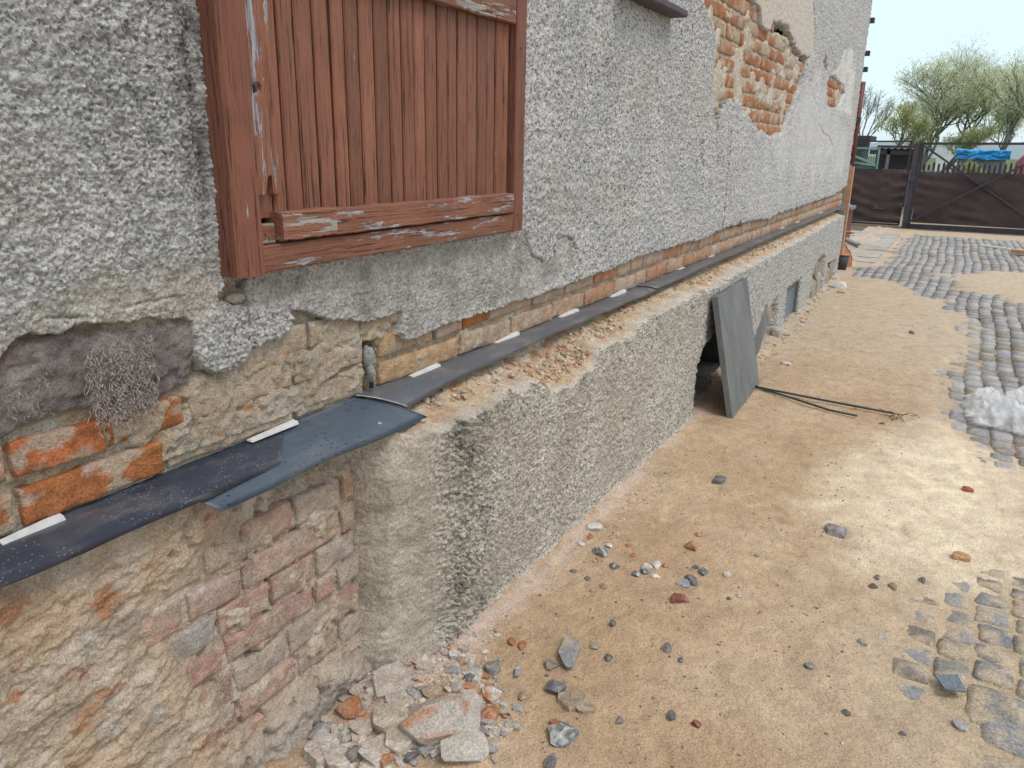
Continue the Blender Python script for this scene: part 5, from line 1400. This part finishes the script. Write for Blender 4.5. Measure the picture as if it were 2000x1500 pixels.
# =================================================================== things by the house corner
def place(o, lab, cat, group=None): return tag(o, lab, cat, group)
bx = empty('rubbish_container', (0.30, 14.6, 0)); tag(bx, 'dark red container filled with blue rags, standing behind the house corner', 'container')
mb = MB(); mb.box(-0.78, -0.19, 14.3, 14.9, 0.16, 0.66, 0.01)
o = mb.build('bin', M_pipe, bx); o.location = -Vector(bx.location)
mb = MB(); mb.box(-0.81, -0.16, 14.27, 14.93, 0.66, 0.71); o = mb.build('rim', M_roof, bx); o.location = -Vector(bx.location)
mb = MB(); mb.box(-0.71, -0.26, 14.4, 14.8, 0.02, 0.15); o = mb.build('base', M_roof, bx); o.location = -Vector(bx.location)
RAGL = ['deep light-blue rag at the left end on top of the dark red container', 'greyish white rag second from the left on the dark red container', 'pale blue rag second from the right on the dark red container', 'off-white rag at the right end on top of the dark red container']
for k in range(4):
    o = lumpy('rag', (-0.68 + k * 0.13, 14.4 + 0.1 * (k % 2), 0.74), (0.09, 0.1, 0.045), M_stone, None, [(0.25, 0.5, 0.65), (0.6, 0.65, 0.7), (0.3, 0.55, 0.7), (0.55, 0.6, 0.62)][k], 20 + k, 2)
    tag(o, RAGL[k], 'rag', 'rags on the container')
mb = MB(); mb.beam((-0.1, 12.9, 0.36), (0.22, 12.3, 0.32), 0.08, 0.025); mb.beam((-0.1, 12.9, 0.335), (0.22, 12.3, 0.295), 0.02, 0.05)
tag(mb.build('metal_profile', M_metal), 'bent bright metal channel sticking out past the house corner', 'metal channel')
bk = empty('bucket', (0.10, 11.75, 0)); tag(bk, 'black bucket at the house corner with an orange sheet around it', 'bucket')
mb = MB(); mb.tube([(0, 0, 0.01), (0, 0, 0.22)], 0.07, 14, 0.09); mb.build('bucket_body', M_dark, bk, True)
mb = MB(); mb.tube([(0, 0, 0.22), (0, 0, 0.235)], 0.096, 14); mb.build('rim', M_orange, bk, True)
def sheet(name, pts, mat, lab, cat, th=0.01):
    c = np.array(pts, float); n = 12; m = 8
    u = np.linspace(0, 1, n)[:, None, None]; v = np.linspace(0, 1, m)[None, :, None]
    P = (1 - u) * (1 - v) * c[0] + u * (1 - v) * c[1] + u * v * c[2] + (1 - u) * v * c[3]
    P = P + 0.03 * np.stack([fbm(P[..., 1] * 7, P[..., 2] * 7, 2, s) for s in (1, 2, 3)], -1)
    Q = P.copy(); Q[..., 1] += th
    V = np.concatenate([P.reshape(-1, 3), Q.reshape(-1, 3)]); F = np.vstack([grid_faces(n, m), grid_faces(n, m, flip=True) + n * m])
    ring = [i * m for i in range(n)] + [(n - 1) * m + j for j in range(1, m)] + [i * m + m - 1 for i in range(n - 2, -1, -1)] + [j for j in range(m - 2, 0, -1)]
    E = [[ring[k], ring[(k + 1) % len(ring)], ring[(k + 1) % len(ring)] + n * m, ring[k] + n * m] for k in range(len(ring))]
    return tag(mesh_np(name, V, np.vstack([F, np.array(E)]), mat), lab, cat)
sheet('orange_sheet', [(0.06, 12.05, 0.02), (0.19, 12.05, 0.02), (0.19, 12.12, 0.16), (0.06, 12.16, 0.34)], M_orange, 'crumpled orange plastic sheet hanging beside the bucket at the house corner', 'plastic sheet')
mb = MB(); mb.beam((-0.08, 12.45, 0.47), (0.13, 12.38, 0.47), 0.08, 0.025); mb.beam((0.0, 12.41, 0.2), (0.01, 12.42, 0.457), 0.05, 0.03)
tag(mb.build('timber_offcut', M_orange), 'orange-brown timber offcuts sticking out at mid height past the house corner', 'timber')
a = onz(1975, 497)
mb = MB(); mb.beam((a[0] + 0.02, a[1] + 0.1, 0.05), (a[0] + 0.9, a[1] - 0.25, 0.05), 0.16, 0.06); tag(mb.build('plank', M_tan), 'short orange-brown plank on the cobbles near the right edge', 'plank')
a = onz(1965, 490)
mb = MB(); mb.beam((a[0] - 0.38, a[1] + 0.45, 0.03), (a[0] + 0.05, a[1] + 0.1, 0.03), 0.05, 0.02); tag(mb.build('lath', M_white), 'thin white lath on the cobbles left of the orange-brown plank', 'lath')

# =================================================================== gate
GYD = 19.5
def gp(px, py, y=GYD): return ony(px, py, y)
def net(name, x0, x1, z0, z1, y, parent, seed, gather=None):
    n, m = 70, 34
    U, V = np.meshgrid(np.linspace(0, 1, n), np.linspace(0, 1, m), indexing='ij')
    X = x0 + (x1 - x0) * U; Z = z0 + (z1 - z0) * V + 0.012 * pn(X * 5, V * 0, seed) * V
    Y = y + 0.05 * fbm(X * 1.3 + V, Z * 2.2 - X * 0.8, 3, seed) + 0.012 * np.sin((Z * 3 + X * 0.6) * 9 + 3 * pn(X, Z, seed)) * sst(-.2, .3, pn(X * .9, Z * .9, seed + 3))
    if gather is not None:
        g = np.exp(-np.abs(X - gather) / 0.16); Y = Y + 0.05 * g * np.sin(Z * 26 + 2 * pn(X * 3, Z * 3, seed))
    P = np.stack([X, Y, Z], -1); Q = P.copy(); Q[..., 1] += 0.004
    Vv = np.concatenate([P.reshape(-1, 3), Q.reshape(-1, 3)]); F = np.vstack([grid_faces(n, m, flip=True), grid_faces(n, m) + n * m])
    return mesh_np(name, Vv, F, M_net, parent)
gl = empty('gate_leaf'); tag(gl, 'narrow left gate leaf covered with sagging brown shade net', 'gate', 'brown netted gate')
gr_ = empty('gate_leaf'); tag(gr_, 'wide right gate leaf with crossed diagonal braces and brown shade net', 'gate', 'brown netted gate')
pt = empty('gate_post'); tag(pt, 'square purple-brown steel post between the two gate leaves', 'post')
xl0, xl1 = -1.05, 0.27; xr0, xr1 = 0.44, 3.9
def bar(parent, nm, a, b, w=0.05, mat=M_dark):
    mb = MB(); mb.beam(a, b, w, w); return mb.build(nm, mat, parent)
bar(gl, 'top_rail', (xl0, GYD, 1.81), (xl1, GYD, 1.83), 0.035); bar(gl, 'bottom_rail', (xl0, GYD, 0.06), (xl1, GYD, 0.06), 0.04)
bar(gl, 'stile', (xl0, GYD, 0.05), (xl0, GYD, 1.82), 0.04); bar(gl, 'stile', (xl1, GYD, 0.05), (xl1, GYD, 1.83), 0.035)
net('shade_net', xl0, xl1 + 0.02, 0.09, 1.24, GYD - 0.04, gl, 5, xl1)
mb = MB(); mb.box(0.335, 0.435, GYD - 0.06, GYD + 0.06, -0.03, 1.80); mb.build('post', M_post, pt)
mb = MB(); mb.box(0.32, 0.45, GYD - 0.09, GYD - 0.061, 0.98, 1.03); mb.build('hinge', M_dark, pt)
bar(gr_, 'top_rail', (xr0, GYD, 1.785), (xr1, GYD, 1.83), 0.05); bar(gr_, 'bottom_rail', (xr0, GYD, 0.05), (xr1, GYD, 0.07), 0.10)
bar(gr_, 'stile', (xr0 + 0.03, GYD, 0.05), (xr0 + 0.03, GYD, 1.78), 0.06)
bar(gr_, 'stile', (xr1, GYD, 0.05), (xr1, GYD, 1.78), 0.06)
bar(gr_, 'diagonal_brace', (xr0 + 0.05, GYD - 0.07, 1.76), tuple(gp(2000, 420, GYD - 0.07) + (gp(2000, 420, GYD - 0.07) - np.array([xr0 + 0.05, GYD - 0.07, 1.76])) * 0.12), 0.04)
p2 = gp(2000, 322, GYD - 0.115)
bar(gr_, 'diagonal_brace', (xr0 - 0.02, GYD - 0.115, 0.12), tuple(p2 + (p2 - np.array([xr0 - 0.02, GYD - 0.115, 0.12])) * 0.35), 0.04)
net('shade_net', xr0 + 0.07, xr1, 0.13, 1.20, GYD - 0.03, gr_, 8)
p = gp(1707, 404, GYD - 0.12)
mk = MB()
for (a, b, w) in ((0.0, 0.03, 0.09), (0.04, 0.035, 0.05), (0.10, 0.03, 0.04), (0.0, 0.0, 0.10), (0.0, -0.03, 0.22)):
    mk.box(p[0] + a, p[0] + a + w, p[1] - 0.001, p[1], p[2] + b, p[2] + b + 0.014)
mk.build('printed_mark', plain('faded_print', (0.16, 0.13, 0.13), 0.8), gl)
# low kerb slope under the gate
mb = MB(); mb.box(-1.1, 4.5, 18.3, 19.9, -0.04, 0.004, 0.002); tag(mb.build('gate_threshold', plain('dark_earth', (0.16, 0.12, 0.09), 0.95, 6, 0.4)), None, None, None, 'structure')
lumpy('lamp_knob', (-0.97, GYD - 0.2, 1.30), (0.05, 0.05, 0.05), M_stone, gl, (0.6, 0.6, 0.6), 9, 2)

# =================================================================== beyond the gate
# picket fence
fy = 27.0
pf = empty('picket_fence', (4, fy, 0)); tag(pf, 'dark old picket fence behind the gate', 'fence')
xa = ony(1795, 330, fy)[0]; xb = ony(2010, 330, fy)[0]
ztop = ony(1900, 318, fy)[2]
k = 0; x = xa - 0.3
fm = MB(); fm.box(x, xb + 2.5, fy + 0.03, fy + 0.07, 0.35, 0.43); fm.box(x, xb + 2.5, fy + 0.03, fy + 0.07, ztop - 0.35, ztop - 0.28)
o = fm.build('rail', M_fence, pf); o.location = (-4, -fy, 0)
while x < xb + 2.5:
    h = ztop + rnd.uniform(-0.06, 0.05); w = 0.062
    V = [(x, fy, 0), (x + w, fy, 0), (x + w, fy, h - 0.06), (x + w / 2, fy, h), (x, fy, h - 0.06)]
    V += [(a, b + 0.02, c) for a, b, c in V]
    F = [[0, 1, 2, 3, 4], [9, 8, 7, 6, 5]] + [[i, i + 5, (i + 1) % 5 + 5, (i + 1) % 5] for i in range(5)]
    o = mesh_np('picket', np.array(V), F, M_fence, pf, None, False); o.location = (-4, -fy, 0)
    x += 0.13
# shed with corrugated roof
sy = 25.0
s0 = ony(1722, 290, sy); s1 = ony(1786, 290, sy)
shd = empty('open_shed', (0, sy, 0)); tag(shd, 'low dark open shed with a corrugated grey roof behind the left gate leaf', 'shed')
n = 60
Xs = np.linspace(s0[0] - 0.3, s1[0] + 0.15, n); zr = s0[2]
P = np.stack([np.stack([Xs, np.full(n, yy), zr + 0.022 * np.sin(Xs * 38) + zz], -1) for yy, zz in ((sy, 0), (sy + 2, 0.03))], 1)
o = grid_obj('roof', P, M_fence, shd); o.location = (0, -sy, 0)
mb = MB(); mb.box(Xs[0], Xs[-1], sy + 0.05, sy + 0.1, zr - 0.16, zr - 0.04); mb.build('fascia_beam', M_fence, shd).location = (0, -sy, 0)
mb = MB(); mb.box(Xs[0], Xs[-1], sy + 1.9, sy + 2.0, 0, zr + 0.1)
o = mb.build('back_wall', M_fence, shd); o.location = (0, -sy, 0)
for xx in (Xs[0] + 0.45, Xs[-1] - 0.1):
    mb = MB(); mb.box(xx, xx + 0.08, sy + 0.05, sy + 0.12, 0, zr - 0.05); o = mb.build('post', M_metal, shd); o.location = (0, -sy, 0)
mb = MB()
for k in range(16): mb.box(Xs[0] + k * 0.14, Xs[0] + k * 0.14 + 0.05, sy - 0.3, sy - 0.28, 0, 1.15)
mb.build('railing', M_roof, shd).location = (0, -sy, 0)
# green mesh compound at the left
cy = 22.5
g0 = ony(1664, 340, cy); g1 = ony(1718, 290, cy)
gc = empty('green_cage', (0, cy, 0)); tag(gc, 'green wire mesh cage behind the left gate leaf', 'cage')
def gb_(nm, a, b, w=0.04, mat=M_greenl):
    mb = MB(); mb.beam(a, b, w, w); o = mb.build(nm, mat, gc); o.location = (0, -cy, 0)
gb_('post', (g1[0], cy, 0), (g1[0], cy, g1[2])); gb_('post', (g1[0] - 1.3, cy, 0), (g1[0] - 1.3, cy, g1[2])); gb_('post', (g1[0] - 0.62, cy, 0), (g1[0] - 0.62, cy, g1[2]))
gb_('rail', (g1[0] - 1.3, cy, g1[2]), (g1[0], cy, g1[2])); gb_('rail', (g1[0] - 1.3, cy, 1.42), (g1[0], cy, 1.26)); gb_('rail', (g1[0] - 0.6, cy, 1.50), (g1[0] - 0.05, cy, 1.30), 0.05)
mb = MB(); mb.box(g1[0] - 1.3, g1[0] - 0.02, cy + 0.03, cy + 0.05, 0, 1.26); mb.build('panel', M_green, gc).location = (0, -cy, 0)
mb = MB()
for k in range(24): mb.box(g1[0] - 1.3 + k * 0.054, g1[0] - 1.29 + k * 0.054, cy + 0.03, cy + 0.036, 1.26, g1[2])
for k in range(8): mb.box(g1[0] - 1.3, g1[0], cy + 0.037, cy + 0.042, 1.3 + k * 0.07, 1.306 + k * 0.07)
mb.build('wire_mesh', M_green, gc).location = (0, -cy, 0)
# distant roof line left
ry = 30.0
r0 = ony(1671, 268, ry); r1_ = ony(1700, 271, ry)
mb = MB(); mb.box(r0[0] - 2, r1_[0], ry, ry + 2, r1_[2] - 0.05, r1_[2] + 0.1); mb.box(r0[0] - 2, r1_[0] - 0.2, ry + .1, ry + 2, 0, r1_[2] - 0.05)
tag(mb.build('far_shed', M_fence), 'dark shed with a flat roof just past the house corner', 'shed')
# blue tarpaulin heap on a trailer-like stack
ty = 33.0
tb = empty('covered_stack', (0, ty, 0)); tag(tb, 'stack covered by a bright blue tarpaulin beyond the picket fence', 'tarpaulin')
a0 = ony(1868, 291, ty); a1 = ony(1972, 313, ty)
n, m = 60, 24
U, V = np.meshgrid(np.linspace(0, 1, n), np.linspace(0, 1, m), indexing='ij')
X = a0[0] + (a1[0] - a0[0]) * U
Z = a1[2] + (a0[2] - a1[2] - 0.0) * np.minimum(1, V * 2) * (1 - 0.12 * U) + 0.06 * fbm(U * 6, V * 4, 3, 171) * (V > 0.02) + 0.04 * pn(U * 5, V * 0, 172) - 0.1 * sst(0.6, 1, V)
Y = ty + 1.6 * np.maximum(0, V * 2 - 1) + 0.10 * fbm(U * 7, V * 5, 3, 173)
o = grid_obj('tarpaulin', np.stack([X, Y, Z], -1), M_tarp, tb, flip=True); o.location = (0, -ty, 0)
mb = MB(); mb.box(a0[0] + 0.2, a1[0] - 0.1, ty + 0.15, ty + 1.5, 0, a1[2] + 0.15); mb.build('stack', M_roof, tb).location = (0, -ty, 0)
# red thing at the right, wheel by the tarp, pale wall behind
a = ony(1992, 320, 31.0)
V = [(a[0] - .15, 31, 0.2), (a[0] + .7, 31, 0.2), (a[0] + .7, 31, a[2] + .42), (a[0] + .25, 31, a[2] + .50), (a[0] - .1, 31, a[2] + .05)]
V += [(p[0], 31.6, p[2]) for p in V]
F = [[0, 1, 2, 3, 4], [9, 8, 7, 6, 5]] + [[i, i + 5, (i + 1) % 5 + 5, (i + 1) % 5] for i in range(5)]
tag(mesh_np('red_hut', np.array(V), F, M_redthing, None, None, False), 'small red playhouse with a sloping top at the right edge beyond the fence', 'playhouse')
a = ony(1878, 317, 29.0); mb = MB()
mb.tube([(a[0] + 0.30 * math.cos(t), 29.0, a[2] - 0.05 + 0.30 * math.sin(t)) for t in np.linspace(0, 2 * math.pi, 17)], 0.025, 6)
tag(mb.build('wheel', M_dark, None, True), 'dark wheel-shaped hoop standing in front of the blue tarpaulin', 'wheel')
mb = MB(); mb.box(-4, 0.5, 60, 64, 0, 2.4); 
a = ony(1830, 300, 70.0); b = ony(1870, 288, 70.0)
mb = MB(); mb.box(a[0], b[0] + 1.5, 70, 78, 0, b[2]); tag(mb.build('white_building', M_white), 'low white building far behind the trees', 'building')

# trees
def tree(name, label, base, height, spread, seed, leafm, nleaf, lsize, trunk_r, group=None, lean=(0, 0), forks=3, levels=5, leafy=1.0, open_=0.5, droop=0.0):
    rs = random.Random(seed); root = empty(name, base); tag(root, label, 'tree', group)
    mb = MB(); tips = []
    def grow(p, d, l, r, lv):
        pts = [tuple(p)]; q = Vector(p); dd = Vector(d)
        k = 4
        for j in range(k):
            dd = (dd + Vector((rs.uniform(-1, 1), rs.uniform(-1, 1), rs.uniform(-.5, .7) - droop * (lv > 2))) * 0.16).normalized()
            q = q + dd * l / k; pts.append(tuple(q))
            if lv >= levels - 3: tips.append((q.copy(), lv))
        mb.tube(pts, r, 6 if lv < 2 else 4 if lv < 4 else 3, r * 0.62)
        if lv >= levels: return
        nb = forks if lv < 3 else rs.randint(2, 4)
        for i in range(nb):
            a = rs.uniform(0, 6.28); sp = rs.uniform(0.35, 0.85) * spread
            perp = Vector((math.cos(a), math.sin(a), 0))
            nd = (dd * (1 - 0.25 * sp) + perp * sp + Vector((0, 0, 0.12))).normalized()
            start = Vector(pts[-1]) if i < 2 else Vector(pts[rs.randint(2, 3)])
            grow(start, nd, l * rs.uniform(0.62, 0.84), r * 0.60, lv + 1)
    grow(Vector((0, 0, -0.1)), Vector((lean[0], lean[1], 1)).normalized(), height * 0.27, trunk_r, 0)
    mb.build('trunk', M_bark, root, True)
    n = nleaf; rs2 = np.random.RandomState(seed)
    T = np.array([tuple(t_[0]) for t_ in tips]); pick = T[rs2.randint(0, len(T), n)]
    c = pick + rs2.randn(n, 3) * np.array([.34, .34, .38]) * height * 0.075
    ax = rs2.randn(n, 3) * np.array([.6, .6, 1.2]); ax /= np.linalg.norm(ax, axis=1)[:, None]
    bx_ = np.cross(ax, rs2.randn(n, 3)); bx_ /= np.linalg.norm(bx_, axis=1)[:, None] + 1e-9
    s = lsize * rs2.uniform(.5, 1.3, (n, 1))
    V = np.stack([c - ax * s, c + bx_ * s * 0.3, c + ax * s, c - bx_ * s * 0.3], 1).reshape(-1, 3)
    F = np.arange(n * 4).reshape(n, 4)
    mesh_np('crown', V, F, leafm, root, None, False)
    return root
GT = 'spring trees beyond the gate'
def tb_at(px, y): return (float(ony(px, 300, y)[0]), y, 0.0)
tree('willow_tree', 'large rounded yellow-green willow with several forking limbs, tallest tree beyond the gate', tb_at(1803, 52), 8.6, 1.15, 6, M_leaf, 20000, 0.062, 0.17, GT, (0.05, 0), 4, 6)
tree('willow_tree', 'tilting second trunk of pale green willow right of the tallest one', tb_at(1838, 54), 8.4, 0.95, 9, M_leaf, 11000, 0.065, 0.2, GT, (0.45, 0), 3, 6)
tree('willow_tree', 'thin pale willow at the right edge of the picture', tb_at(1962, 50), 7.2, 0.9, 14, M_leaf, 9000, 0.065, 0.18, GT, (-0.12, 0), 3, 6)
tree('willow_tree', 'green willow cut off by the right edge of the picture', tb_at(2035, 46), 7.5, 0.9, 17, M_leaf, 11000, 0.065, 0.18, GT, (-0.1, 0), 3, 6)
tree('small_tree', 'small leafy green tree just left of the big willow trunk', tb_at(1745, 48), 5.0, 0.9, 23, M_leaf2, 6000, 0.07, 0.12, GT, (0, 0), 3, 5)
tree('bare_tree', 'bare grey tree rising right behind the house corner', tb_at(1692, 58), 6.6, 0.6, 31, M_leafb, 1500, 0.05, 0.12, GT, (0, 0), 3, 6)
tree('bush', 'low green bush in front of the picket fence beside the blue tarpaulin', tb_at(1902, 28.5), 1.9, 1.0, 37, M_leaf2, 3500, 0.05, 0.04, GT, (0, 0), 4, 4)
tree('small_tree', 'short leafy tree below the right limb of the big willow', tb_at(1870, 47), 3.9, 1.0, 41, M_leaf2, 4500, 0.07, 0.1, GT, (0, 0), 3, 5)
# far treeline and hill
hx = np.linspace(-300, 400, 160); hy = 330.0
hz = 5.5 + 2.5 * fbm(hx / 60, hx * 0, 4, 181) + 1.2 * pn(hx / 8, hx * 0, 182)
P = np.stack([np.stack([hx, np.full(160, hy) - 6 * (1 - k), hz * k - 0.1], -1) for k in (0, 0.7, 1.0)], 1)
tag(grid_obj('far_woods', P, plain('far_woods', (0.30, 0.36, 0.38), 0.95, 0.05, 0.2)), None, None, None, 'structure')
